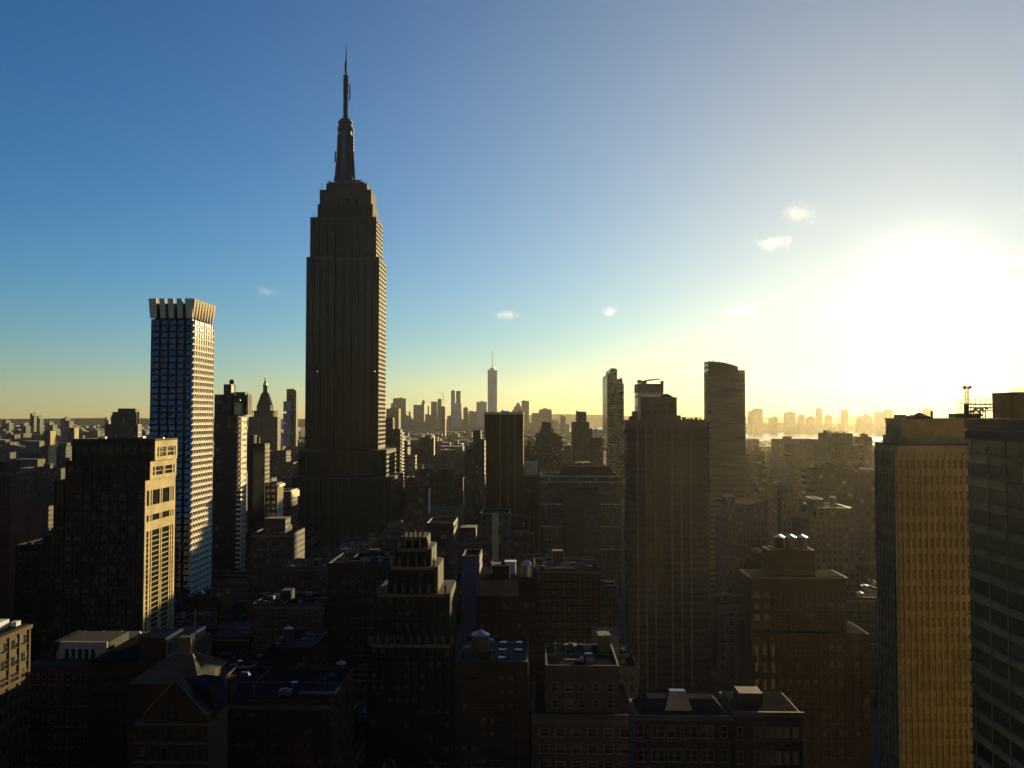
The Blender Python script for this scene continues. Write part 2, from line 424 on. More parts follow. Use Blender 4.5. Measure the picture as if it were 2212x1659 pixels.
def roof_clutter(root, b, rng, roof_m, wall_m, k=3):
    """bulkheads, ducts, fans, pipes, hatches and skylights standing on a flat roof, each a part of its own"""
    x0, x1, y0, y1, z0, z1 = b
    w, d = x1 - x0, y1 - y0
    cells = [(i, j) for i in range(4) for j in range(3)]; rng.shuffle(cells)
    for n in range(k):
        i, j = cells[n % 12]
        bw, bd, bh = w * rng.uniform(.12, .2), d * rng.uniform(.14, .26), rng.uniform(2.4, 5)
        cx, cy = x0 + w * (.14 + .24 * i), y0 + d * (.2 + .3 * j); zr = z1 + .26
        q = 0 if n == 0 else rng.randrange(1, 7)
        if q == 0:
            mb = MB().box(cx - bw / 2, cx + bw / 2, cy - bd / 2, cy + bd / 2, zr, z1 + bh)
            mb.box(cx - bw / 2 - .15, cx + bw / 2 + .15, cy - bd / 2 - .15, cy + bd / 2 + .15, z1 + bh + .002, z1 + bh + .3)
            mb.build('bulkhead', wall_m, root)
        elif q == 1:
            MB().box(cx - 1.5, cx + 1.5, cy - 1.2, cy + 1.2, zr + .3, z1 + 1.7).lathe(cx, cy, [(.8, z1 + 1.702), (.8, z1 + 2.0), (.3, z1 + 2.1)], 10).box(cx - 1.3, cx - 1.1, cy - 1, cy + 1, zr, zr + .3).box(cx + 1.1, cx + 1.3, cy - 1, cy + 1, zr, zr + .3).build('cooling_unit', M['dull_metal'], root)
        elif q == 2:
            MB().box(cx - bw * .7, cx + bw * .7, cy - .35, cy + .35, z1 + .6, z1 + 1.2).box(cx - .3, cx + .3, cy - .3, cy + .3, zr, z1 + .6).box(cx + bw * .7, cx + bw * .7 + .6, cy - .35, cy + bd * .8, z1 + .6, z1 + 1.2).build('duct', M['dull_metal'], root)
        elif q == 3:
            MB().frustum(cx - 1.4, cx + 1.4, cy - 1, cy + 1, zr, z1 + 1.1, .5).build('skylight', M['glass'], root)
        elif q == 4:
            h = rng.uniform(1.5, 3.5); MB().lathe(cx, cy, [(.22, zr), (.22, z1 + h), (.38, z1 + h + .02), (.38, z1 + h + .3), (.05, z1 + h + .5)], 8).build('vent_pipe', M['dull_metal'], root)
        elif q == 5:
            h = rng.uniform(2.5, 6); mb = MB().bar((cx, cy, zr), (cx, cy, z1 + h), .07)
            for a in range(4): mb.bar((cx - .7 + .1 * a, cy, z1 + h - .3 - .4 * a), (cx + .7 - .1 * a, cy, z1 + h - .3 - .4 * a), .04)
            mb.build('aerial', M['dark_steel'], root)
        else:
            MB().box(cx - .9, cx + .9, cy - .7, cy + .7, zr, z1 + 1.0).loft([[(cx - 1, cy - .8, z1 + 1.002), (cx + 1, cy - .8, z1 + 1.002), (cx + 1, cy + .8, z1 + 1.002), (cx - 1, cy + .8, z1 + 1.002)], [(cx - 1, cy - .8, z1 + 1.1), (cx + 1, cy - .8, z1 + 1.1), (cx + 1, cy + .8, z1 + 1.5), (cx - 1, cy + .8, z1 + 1.5)]]).build('roof_hatch', M['dull_metal'], root)
    if k > 5:
        mb = MB(); yy = y0 + d * .55
        mb.bar((x0 + .8, yy, z1 + .5), (x1 - .8, yy, z1 + .5), .1); mb.bar((x0 + w * .3, yy, z1 + .5), (x0 + w * .3, y1 - .8, z1 + .5), .1)
        for a in range(5): mb.bar((x0 + .8 + (w - 1.6) * a / 4, yy, z1 + .25), (x0 + .8 + (w - 1.6) * a / 4, yy, z1 + .5), .08)
        mb.build('roof_pipe', M['dull_metal'], root)
def water_tank(x, y, z, r, h, label, legs=2.2):
    t = thing('water_tank', label, 'water tank', (x, y, z), 'rooftop water tanks')
    for sx in (-1, 1):
        for sy in (-1, 1):
            MB().bar((x + sx * r * .6, y + sy * r * .6, z), (x + sx * r * .6, y + sy * r * .6, z + legs), .14).build('leg', M['dark_steel'], t)
    mb = MB().lathe(x, y, [(r, z + legs), (r * .96, z + legs + h)], 18)
    for k in range(5):
        zz = z + legs + h * (.08 + .2 * k); mb.lathe(x, y, [(r * 1.015, zz), (r * 1.015, zz + .08)], 18)
    mb.build('tank', M['tank_wood'], t)
    MB().lathe(x, y, [(r * 1.08, z + legs + h + .01), (r * .05, z + legs + h + r * .55)], 18).build('roof', M['steel'], t)
    return t

# ------------------------------------------------------------------ the setting: ground, avenue, water, hills
def struct(name, mb, m):
    o = mb.build(name, m); o['kind'] = 'structure'; return o
struct('ground', MB().box(-9000, 9000, -1600, 11800, -.8, 0), M['ground'])
struct('street', MB().add([(-420, 246, .03), (420, 246, .03), (420, 258, .03), (-420, 258, .03)], [(0, 1, 2, 3)]), M['asphalt'])
struct('river', MB().add([(900, 4550, .3), (8900, 4200, .3), (8900, 5900, .3), (2600, 6000, .3), (1500, 7200, .3), (900, 7600, .3)], [(0, 1, 2, 3, 4, 5)]), M['water'])
struct('bay', MB().add([(-1500, 7800, .3), (1500, 7600, .3), (2300, 9000, .3), (2500, 10600, .3), (-1500, 10600, .3)], [(0, 1, 2, 3, 4)]), M['water'])
def ridge(name, x0, x1, Y, zs, depth=900):
    n = len(zs); rng = random.Random(len(name)); mb = MB(); pts = []
    for i in range((n - 1) * 14 + 1):
        t = i / 14; k = min(int(t), n - 2); f = t - k; f = f * f * (3 - 2 * f)
        pts.append((x0 + (x1 - x0) * i / ((n - 1) * 14), zs[k] * (1 - f) + zs[k + 1] * f + rng.uniform(-2, 2)))
    rows = [[(x, Y, 0) for x, z in pts], [(x, Y + depth * .25, z * .7) for x, z in pts], [(x, Y + depth * .5, z) for x, z in pts], [(x, Y + depth, 0) for x, z in pts]]
    c = len(pts); vs = [p for r in rows for p in r]
    mb.add(vs, [(r * c + i, r * c + i + 1, (r + 1) * c + i + 1, (r + 1) * c + i) for r in range(3) for i in range(c - 1)])
    return struct(name, mb, M['hill'])
ridge('hills', -1300, 2300, 10500, [85, 90, 115, 140, 152, 145, 132, 128, 120, 112], 700)
ridge('hills', 2200, 7000, 10700, [108, 112, 116, 110, 118, 113, 115], 800)
ridge('hills', -7500, -1250, 10600, [98, 94, 104, 98, 92, 96, 88], 800)

# ------------------------------------------------------------------ the tall spired skyscraper
def spired_skyscraper():
    Y = 740
    cx = xat(746.5, Y + 18, 250); cy = Y + 18
    t = thing('art_deco_skyscraper', 'tallest stepped stone skyscraper, in silhouette, with a needle antenna', 'skyscraper', (cx, cy, 0))
    W = Wins(t, ('glass_sky', 'limestone', 'spandrel'))
    wall = MB()
    lime, span = 0, 1
    FL = 3.75
    def tier(pxa, pxb, pyt, pyb, dy, d, ca=None, cb=None, rec=4.5, win=True, west=True):
        x0, z1 = at(pxa, pyt, Y); x1 = at(pxb, pyt, Y)[0]; z0 = 0 if pyb is None else zat(747, pyb, Y)
        y0, y1 = Y + dy, Y + dy + d
        if ca is None:
            wall.box(x0, x1, y0, y1, z0, z1); bays = [(x0, x1, y0)]
        else:
            c0, c1 = at(ca, pyt, Y)[0], at(cb, pyt, Y)[0]
            wall.box(x0, c0, y0, y1, z0, z1); wall.box(c1, x1, y0, y1, z0, z1)
            wall.box(c0, c1, y0 + rec, y1 - .3, z0, z1 - .3)
            bays = [(x0, c0, y0), (c0, c1, y0 + rec), (c1, x1, y0)]
        if win:
            nf = max(1, int((z1 - z0 - 2) / FL))
            for a, b, yf in bays:
                ng = max(1, round((b - a) / 6.3)); g = (b - a) / ng
                for k in range(ng):
                    u0 = a + g * k + .9; u1 = a + g * (k + 1) - .9
                    wall.box(u0, u1, yf - .12, yf + .05, z0 + 1, z1 - 2.2, span)
                    wall.box(u0 - .5, u0 - .05, yf - .5, yf, z0, z1 - 1.2); wall.box(u1 + .05, u1 + .5, yf - .5, yf, z0, z1 - 1.2)
                    for q in (1, 2):
                        uq = u0 + (u1 - u0) * q / 3; wall.box(uq - .12, uq + .12, yf - .3, yf - .13, z0 + 1, z1 - 2.2)
                    W.grid('N', yf - .13, u0, u1, 3, z1 - 2.2 - nf * FL, z1 - 2.2, nf, .5, .66)
            if west:
                ng = max(1, round(d / 6.3)); g = d / ng
                for k in range(ng):
                    u0, u1 = y0 + g * k + .9, y0 + g * (k + 1) - .9
                    wall.box(x1 - .05, x1 + .12, u0, u1, z0 + 1, z1 - 2.2, span)
                    W.grid('W', x1 + .13, u0, u1, 3, z1 - 2.2 - nf * FL, z1 - 2.2, nf, .7, .5, 'w0')
        return x0, x1, y0, y1, z0, z1
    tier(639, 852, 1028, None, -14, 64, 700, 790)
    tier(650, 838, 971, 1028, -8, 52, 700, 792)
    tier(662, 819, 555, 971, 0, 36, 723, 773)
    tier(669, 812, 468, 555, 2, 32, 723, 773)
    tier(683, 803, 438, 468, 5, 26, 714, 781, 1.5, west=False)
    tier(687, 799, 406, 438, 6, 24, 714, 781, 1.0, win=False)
    # tall slots and round heads near the top
    for q in range(3):
        x = xat(728 + 19 * q, Y, 450); z0, z1 = zat(747, 466, Y), zat(747, 428, Y)
        wall.box(x - 1.5, x + 1.5, Y + 6.2, Y + 6.6, z0, z1, span)
        wall.lathe(x, Y + 6.4, [(1.5, z1), (1.2, z1 + 1.2), (.3, z1 + 2)], 10, span)
    for pa, pb, pt, pbt, dy, d in ((700, 789, 391, 406, 8, 20), (707, 782, 387, 391, 9, 18), (718, 775, 382, 387, 10, 16)):
        x0, z1 = at(pa, pt, Y); x1 = at(pb, pt, Y)[0]; z0 = zat(747, pbt, Y)
        wall.box(x0, x1, Y + dy, Y + dy + d, z0, z1)
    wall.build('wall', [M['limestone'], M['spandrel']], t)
    W.done()
    # observation deck fence and railing posts
    mb = MB(); x0, zt = at(700, 391, Y); x1 = at(789, 391, Y)[0]
    for k in range(26):
        x = x0 + (x1 - x0) * k / 25; mb.bar((x, Y + 8.3, zt), (x, Y + 8.3, zt + 2.4), .09)
    mb.bar((x0, Y + 8.3, zt + 2.4), (x1, Y + 8.3, zt + 2.4), .08)
    mb.build('railing', M['steel'], t)
    # mast: flared winged base, drum, crown rings and dome
    s = (Y + 18) / FOC
    zs = lambda py: zat(747, py, Y + 18)
    mast = MB()
    mast.lathe(cx, cy, [(18.5 * s, zs(397)), (17.5 * s, zs(384)), (15.5 * s, zs(360)), (14.2 * s, zs(335)), (13.8 * s, zs(300)), (13.8 * s, zs(283))], 8, ph=.5)
    for k in range(4):
        a = math.pi / 4 + k * math.pi / 2
        dx, dy = math.cos(a), math.sin(a)
        prof = [(23, 396), (22, 384), (20.5, 362), (18.5, 340), (17.3, 318), (17.2, 296), (14, 292)]
        for (r0, p0), (r1, p1) in zip(prof, prof[1:]):
            nx, ny = -dy * 1.6, dx * 1.6
            ring = lambda r, p: [(cx + nx, cy + ny, zs(p)), (cx + dx * r * s * 1.08 + nx, cy + dy * r * s * 1.08 + ny, zs(p)), (cx + dx * r * s * 1.08 - nx, cy + dy * r * s * 1.08 - ny, zs(p)), (cx - nx, cy - ny, zs(p))]
            mast.loft([ring(r0, p0), ring(r1, p1)])
    mast_o = mast.build('mast', M['mast_metal'], t)
    strip = MB().loft([[(cx - 2.2, cy - 17.9 * s, zs(390)), (cx + 2.2, cy - 17.9 * s, zs(390)), (cx + 2.2, cy - 8, zs(390)), (cx - 2.2, cy - 8, zs(390))], [(cx - 2.2, cy - 14.4 * s, zs(335)), (cx + 2.2, cy - 14.4 * s, zs(335)), (cx + 2.2, cy - 5, zs(335)), (cx - 2.2, cy - 5, zs(335))], [(cx - 2.0, cy - 14.0 * s, zs(286)), (cx + 2.0, cy - 14.0 * s, zs(286)), (cx + 2.0, cy - 4, zs(286)), (cx - 2.0, cy - 4, zs(286))]])
    strip.build('mast_window', M['glass'], mast_o)
    MB().lathe(cx, cy, [(15.5 * s, zs(283)), (17.5 * s, zs(281)), (17.5 * s, zs(276)), (14.5 * s, zs(275)), (14.5 * s, zs(269)), (16.2 * s, zs(268)), (16.2 * s, zs(264)), (12.5 * s, zs(263)), (13 * s, zs(260.5)), (10 * s, zs(257.5)), (4 * s, zs(255))], 24).build('dome', M['dark_steel'], t)
    an = MB()
    an.lathe(cx, cy, [(4.3 * s, zs(256)), (3.7 * s, zs(168))], 8)
    an.lathe(cx, cy, [(6.2 * s, zs(166)), (6.2 * s, zs(163.5))], 12)
    an.lathe(cx, cy, [(2.1 * s, zs(163)), (1.9 * s, zs(130)), (1.2 * s, zs(128)), (.9 * s, zs(110)), (.5 * s, zs(99))], 8)
    for k in range(22):
        p = 252 - 3.8 * k; r = (5.6 if k % 3 else 6.4) * s
        an.lathe(cx, cy, [(r, zs(p)), (r, zs(p - .8))], 10)
    for sx in (-1, 1):
        for k in range(9): an.bar((cx, cy, zs(170 + 3.8 * k)), (cx + sx * 6.3 * s, cy, zs(170 + 3.8 * k)), .22)
    an.bar((cx + 9 * s, cy, zs(216)), (cx + 9 * s, cy, zs(182)), .55)
    for p in (184, 199, 214): an.bar((cx, cy, zs(p)), (cx + 9 * s, cy, zs(p)), .3)
    an.bar((cx - 2.2 * s, cy, zs(155)), (cx - 2.2 * s, cy, zs(135)), .35)
    an.build('antenna', M['dark_steel'], t)
    rng = random.Random(4)
    MB().bar((cx - 20.5 * s, cy - 3, zs(352)), (cx - 20.5 * s, cy - 3, zs(330)), .6).bar((cx - 20.5 * s, cy - 3, zs(332)), (cx - 14 * s, cy - 3, zs(332)), .25).bar((cx - 20.5 * s, cy - 3, zs(350)), (cx - 14 * s, cy - 3, zs(350)), .25).build('bracket_antenna', M['dark_steel'], mast_o)
    for k in range(30):
        x = cx + rng.uniform(-33, 33) * s; ye = Y + rng.choice((9, 10.5, 12)); z = zat(747, 383 if abs(x - cx) < 24 * s else 391, Y)
        h = rng.uniform(1.5, 6); mb = MB().bar((x, ye, z), (x, ye, z + h), .12)
        if k % 3 == 0: mb.box(x - .7, x + .7, ye - .5, ye + .5, z, z + rng.uniform(1, 2.6))
        mb.build('aerial', M['dark_steel'], t)
    for px, py, h in ((672, 468, 4), (808, 468, 4), (690, 405, 6), (796, 406, 5), (664, 555, 1.5), (675, 468, 6)):
        x, z = at(px, py, Y); MB().bar((x, Y + 8, z), (x, Y + 8, z + h), .14).build('aerial', M['dark_steel'], t)
    for k in range(14):
        px = 731 + 32 * (k % 2); x = xat(px, Y + 18, 300); z = zs(330 - 3.6 * k)
        MB().box(x - .5, x + .5, cy - 1, cy + 1, z, z + 1.6).build('panel_antenna', M['dark_steel'], mast_o)
    for px in (686, 810):
        x, z = at(px, 803, Y); MB().lathe(x, Y - .5, [(.4, z), (.4, z + .7)], 8).build('floodlight', M['lamp_glow'], t)
spired_skyscraper()

# ------------------------------------------------------------------ slim tower with the flared crown of fins
def crown_tower():
    Y = 500
    b = blk(324, 415.7, 689, Y, 35)
    x0, x1, y0, y1, z0, zt = b
    t = thing('crowned_tower', 'slim stone tower with a flared crown of fins and faceted bays', 'tower', ((x0 + x1) / 2, (y0 + y1) / 2, 0))
    wall = MB().box(x0 + .5, x1 - .4, y0 + .5, y1 - .5, 0, zt)
    cols = [(324.6, 339.3), (346, 357.6), (363.8, 376), (382, 393), (400, 415.2)]
    FL = 3.55; nf = int(zt / FL) - 1
    W = Wins(t, ('glass_blue', 'charcoal', 'blind'))
    V = Wins(t, ('glass', 'cream_stone'))
    for pa, pb in cols:
        a, c = xat(pa, Y), xat(pb, Y)
        for q in range(nf):
            h = (nf * FL - .3) / nf
            W.one('N', y0 + .5, (a + c) / 2, zt - nf * FL + h * (q + .13), (c - a) * .98, h * .74, W.rng.choice(('facet', 'facet', 'facet', 'facet_blind')))
    cc = [(339.3, 346), (357.6, 363.8), (376, 382), (393, 400)]
    for pa, pb in cc: wall.box(xat(pa, Y) + .2, xat(pb, Y) - .2, y0 + .1, y0 + .5, 0, zt, 1)
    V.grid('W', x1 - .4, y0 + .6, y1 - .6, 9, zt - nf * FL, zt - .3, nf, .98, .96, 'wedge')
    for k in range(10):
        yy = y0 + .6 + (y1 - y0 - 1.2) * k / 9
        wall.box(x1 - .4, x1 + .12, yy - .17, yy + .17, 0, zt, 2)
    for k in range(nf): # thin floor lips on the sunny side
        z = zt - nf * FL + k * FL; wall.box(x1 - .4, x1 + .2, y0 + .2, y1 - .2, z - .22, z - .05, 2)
    wall.build('wall', [M['charcoal'], M['black_brick'], M['cream_stone']], t)  # cream kept to the sunny side; part of its sunlight is colour
    W.done(); V.done()
    # open crown
    zc0, zc1 = zt + .6, zat(415, 645, Y)
    MB().box(x0 + 2, x1 - 2, y0 + 2, y1 - 2, zt + .01, zc1 - 2.5).build('core', M['charcoal'], t)
    def fin(a0, a1, face, taper):
        mb = MB(); fl = 1.1; mid, hw = (a0 + a1) / 2, (a1 - a0) / 2
        lo = hw * taper
        if face == 'N':
            mb.loft([[(mid - lo, y0 + .5, zc0), (mid + lo, y0 + .5, zc0), (mid + lo, y0 + 1.4, zc0), (mid - lo, y0 + 1.4, zc0)],
                     [(mid - hw, y0 - fl, zc1), (mid + hw, y0 - fl, zc1), (mid + hw, y0 + .7, zc1), (mid - hw, y0 + .7, zc1)]])
        elif face == 'E':
            mb.loft([[(x0 + 1.4, mid - lo, zc0), (x0 + 1.4, mid + lo, zc0), (x0 + .5, mid + lo, zc0), (x0 + .5, mid - lo, zc0)],
                     [(x0 + .7, mid - hw, zc1), (x0 + .7, mid + hw, zc1), (x0 - fl, mid + hw, zc1), (x0 - fl, mid - hw, zc1)]])
        else:
            mb.loft([[(x1 - .4, mid - lo, zc0), (x1 - .4, mid + lo, zc0), (x1 - 1.3, mid + lo, zc0), (x1 - 1.3, mid - lo, zc0)],
                     [(x1 + fl, mid - hw, zc1), (x1 + fl, mid + hw, zc1), (x1 - .7, mid + hw, zc1), (x1 - .7, mid - hw, zc1)]])
        mb.build('crown_fin', M['fin_stone'], t)
    ed = [(322.6, 339), (345.5, 357.5), (364, 376), (383, 394.5), (401, 416.4)]
    for a, c in ed: fin(xat(a, Y, 645), xat(c, Y, 645), 'N', .84)
    for k in range(8):
        d = (y1 - y0) / 8; fin(y0 + d * (k + .08), y0 + d * (k + .92), 'W', .22); fin(y0 + d * (k + .08), y0 + d * (k + .92), 'E', .4)
crown_tower()

# ------------------------------------------------------------------ wide dark tower with a sunlit stone side, in front of it
def stone_sided_tower():
    Y = 330
    xr, _ = at(314, 1037, Y)
    t = thing('office_tower', 'wide dark office tower with cream stone grid on its sunlit side', 'office tower', (xr - 17, Y + 14, 0))
    tiers = [((120, 314), 1037, None, 0, 28), ((140, 321), 996, 1037, 1.5, 24.5), ((150, 328), 953, 996, 3, 21)]
    wall, side = MB(), MB()
    W = Wins(t, ('glass', 'frame', 'blind'))
    S = Wins(t, ('glass', 'frame_pale'), 'window', 60)
    for (pa, pb), pt, pbt, dy, d in tiers:
        x0, z1 = at(pa, pt, Y); x1 = at(pb, pt, Y)[0]; z0 = 0 if pbt is None else zat(200, pbt, Y)
        y0, y1 = Y + dy, Y + dy + d
        wall.box(x0, x1 - .6, y0, y1, z0, z1)
        FL = 3.9; nf = int((z1 - z0) / FL)
        n = 10; du = (x1 - x0) / n
        for k in range(n):
            wall.box(x0 + du * k - .35, x0 + du * k + .35, y0 - .5, y0, z0, z1 - .4)
            if k in (4, 5, 6, 7):
                W.grid('N', y0 - .02, x0 + du * k + .4, x0 + du * (k + 1) - .4, 2, z1 - 1 - nf * FL, z1 - 1, nf, .9, .8)
            else:
                W.grid('N', y0 - .02, x0 + du * k + .5, x0 + du * (k + 1) - .5, 1, z1 - 1 - nf * FL, z1 - 1, nf, .8, .6)
        # sunlit side: stone frame over glass
        side.box(x1 - .6, x1 - .35, y0, y1, z0, z1, 1)
        L = y1 - y0
        vs = [(0, .055), (.125, .17), (.21, .235), (.47, .5), (.535, .56), (.80, .83), (.87, .9), (.945, 1.0)] if pbt is None else [(0, .1), (.17, .21), (.47, .5), (.53, .56), (.83, .87), (.93, 1.0)]
        for a, c in vs: side.box(x1 - .35, x1, y0 + L * a, y0 + L * c, z0, z1)
        zz = z1
        bands = [3.2] if pbt else []
        if pbt is None:
            for z, h in ((z1 - 4.2, 4.2), (z1 - 13.5, 3.6), (z1 - 19.5, 3.6)): side.box(x1 - .35, x1 - .02, y0, y1, z, z + h)
            z = z1 - 22
            while z > 0:
                side.box(x1 - .35, x1 - .1, y0, y1, z, z + .28); z -= 1.95
        else:
            side.box(x1 - .35, x1 - .02, y0, y1, z1 - 2.4, z1); side.box(x1 - .35, x1 - .02, y0, y1, z0, z0 + 1.5)
            for q in (.4, .68): side.box(x1 - .35, x1 - .1, y0, y1, z0 + (z1 - z0) * q, z0 + (z1 - z0) * q + .3)
        top = (x0, x1, y0, y1, z0, z1)
    wall.build('wall', M['brown_brick'], t); side.build('stone_grid', [M['limestone_pale'], M['glass']], t)
    W.done()
    parapet_roof(t, [top[0], top[1], top[2], top[3], 0, top[5] + .002], M['brown_brick'], M['roof_tar'], .8)
    x0, x1, y0, y1, _, z1 = top
    MB().box(x0 + 8, x0 + 9.6, y0 + 5, y0 + 7, z1 + .25, z1 + 1.6).build('vent_unit', M['white_paint'], t)
    fr = MB()
    for dx in (6.5, 8.5, 10.5, 12.5): fr.bar((x0 + dx, y0 + 9, z1), (x0 + dx, y0 + 9, z1 + 4), .1)
    fr.bar((x0 + 6, y0 + 9, z1 + 4), (x0 + 13, y0 + 9, z1 + 4), .1); fr.bar((x0 + 6, y0 + 9, z1 + 3.2), (x0 + 13, y0 + 9, z1 + 3.2), .08)
    fr.build('roof_frame', M['dark_steel'], t)
    MB().box(x1 - 10, x1 - 2, y0 + 12, y0 + 13, z1 + .3, z1 + 1).box(x1 - 11, x1 - 9.5, y0 + 11, y0 + 13.2, z1 + .3, z1 + 1.4).build('duct', M['steel'], t)
stone_sided_tower()

# ------------------------------------------------------------------ simple stepped buildings: tiers as seen (left, right, top), front distance, depth
def stepped(name, label, cat, tiers, Y, depth, wall_m, roof_m=None, group=None, par=True, trim=None, sil=False):
    bs = []
    prev = 0.0
    for q in tiers:
        pa, pb, pt = q[:3]
        dy, d = (q[3], q[4]) if len(q) > 3 else (0, depth)
        bs.append(blk(pa, pb, pt, Y, d, 0, dy, sil))
    cx = (bs[0][0] + bs[0][1]) / 2
    t = thing(name, label, cat, (cx, Y + depth / 2, 0), group)
    order = sorted(range(len(bs)), key=lambda i: bs[i][5])
    wall = MB()
    for k, i in enumerate(order):
        b = list(bs[i])
        # shorter volumes that a taller one overlaps stay slightly proud of it
        e = .06 * (len(order) - 1 - k)
        wall.box(b[0] - e * 0, b[1] + e * 0, b[2] - e, b[3] + e, b[4], b[5])
    wall.build('wall', wall_m, t)
    if par:
        for k, i in enumerate(order):
            b = list(bs[i]); e = .06 * (len(order) - 1 - k); b[2] -= e; b[3] += e; b[5] += .002
            if b[5] - 0 > 1:
                x0, x1, y0, y1, z0, z1 = b
                if len(order) == 1 or k == len(order) - 1:
                    t['top'] = parapet_roof(t, b, wall_m if trim is None else trim, roof_m or M['roof_tar'], .9, .4).name
                else:
                    MB().box(x0 + .35, x1 - .35, y0 + .35, y1 - .35, z1 + .01 + .01 * k, z1 + .1 + .01 * k).build('roof', roof_m or M['roof_tar'], t)
    return t, bs
def aer(t, b, n, seed, hmax=5):
    """aerials and small plant boxes on a roof, each a part of its own"""
    rng = random.Random(seed)
    par = bpy.data.objects.get(t['top']) if 'top' in t else t
    for _ in range(n):
        x, y = rng.uniform(b[0] + .5, b[1] - .5), rng.uniform(b[2] + .5, b[3] - .5); h = rng.uniform(1, hmax)
        if rng.random() < .55: MB().bar((x, y, b[5]), (x, y, b[5] + h), .12).build('aerial', M['dark_steel'], par)
        else: MB().box(x - 1, x + 1, y - .8, y + .8, b[5] + .02, b[5] + rng.uniform(.8, 2.4)).build('roof_box', M['dark_steel'], par)

# dark stepped block behind the wide tower
t, bs = stepped('stepped_block', 'black block with stacked roof boxes and chimneys, behind the wide dark tower', 'office block', [(227, 297, 916), (241, 291, 890, 2, 8), (252, 290, 884, 3, 6)], 1000, 11, F['charcoal', 1])
aer(t, bs[0], 7, 3, 4)
b = bs[0]
for px, py in ((294, 889), (237, 897)):
    x, z = at(px, py, 1000); MB().lathe(x, 1006, [(1.3, b[5]), (1.2, z)], 10).build('chimney', M['dark_steel'], t)
MB().box(b[1] + .001, b[1] + .3, 1000.5, 1010.5, 0, b[5] - 1).build('stone_side', F['pale limestone', 0], t)  # pale skin on the sun-facing side of a black block: sunlight as colour

# tall dark block with balconies on its sunny corner, right of the crowned tower
def balcony_tower():
    Y = 574
    b = blk(463.6, 516, 852, Y, 16)
    t = thing('apartment_tower', 'dark apartment tower with sunlit balconies and an arched roof vault', 'apartment tower', ((b[0] + b[1]) / 2, Y + 8, 0))
    z9 = zat(516, 896, Y); xw = b[1]
    wall = MB().box(b[0], xat(498, Y), Y, Y + 16, 0, b[5]); wall.box(xat(498, Y), xw, Y, Y + 16, 0, z9)
    wall.box(*blk(478.7, 494.4, 829.5, Y, 8, b[5], 4)); wall.box(*blk(498.01, 519, 846, Y, 7, z9, 9.5))
    wall.build('wall', F['charcoal', 1], t)
    g = blk(478, 512, 934, Y, .6, 0, -.61); MB().box(*g).build('blank_wall', M['grey_stone'], t)
    q = blk(478.7, 494.4, 830, Y, 8, b[5] + .5, 4.2); MB().box(q[1] + .001, q[1] + .2, q[2], q[3], q[4], q[5] - .3).build('lit_side', M['cream_stone'], t)  # roof box side coloured bright to show sun on it
    xs = xat(522, Y); MB().box(xs, xs + 1.2, Y + 8, Y + 16, z9, zat(520, 851, Y)).build('stair_tower', M['tan_brick'], t)
    mb = MB(); vx0, vz = at(503, 866, Y); vr = xat(517, Y) - vx0
    ring = lambda y: [(vx0 + vr * math.sin(a), y, vz + 4 * math.cos(a)) for a in [math.pi / 2 * k / 8 for k in range(9)]] + [(vx0, y, vz - 1)]
    mb.loft([ring(Y + 1), ring(Y + 9)]); mb.build('roof_vault', M['dark_steel'], t)
    MB().box(vx0 + .5, vx0 + vr - .6, Y + 1.2, Y + 9, z9 + .01, vz - 1.1).build('sunroom', M['limestone_pale'], t)
    MB().box(xw + .001, xw + .3, Y + 5.5, Y + 16, 0, z9 - 2).build('pale_side', M['cream_stone'], t)  # sunlit strip put in as cream colour on a dark tower
    z = z9 - 3
    while z > 3:
        mb = MB().box(xw - .5, xw + 2.2, Y - 1.2, Y + 5, z, z + .25)
        mb.box(xw + 2.05, xw + 2.2, Y - 1.2, Y + 5, z + .25, z + 1.3); mb.box(xw - .5, xw + 2.05, Y - 1.2, Y - 1.05, z + .25, z + 1.3)
        mb.build('balcony', M['cream_stone'], t); z -= 3.1
    W = Wins(t, ('glass', 'frame_pale', 'blind'), limit=60); W.grid('W', xw + .32, Y + 6.5, Y + 15.5, 3, 4, z9 - 3, 30, .5, .45); W.done()
    x, z = at(497, 829, Y); water_tank(xat(490, Y), Y + 8, zat(497, 829.5, Y), 1.5, 2.4, 'water tank atop the apartment tower with the arched roof vault', .3)
balcony_tower()

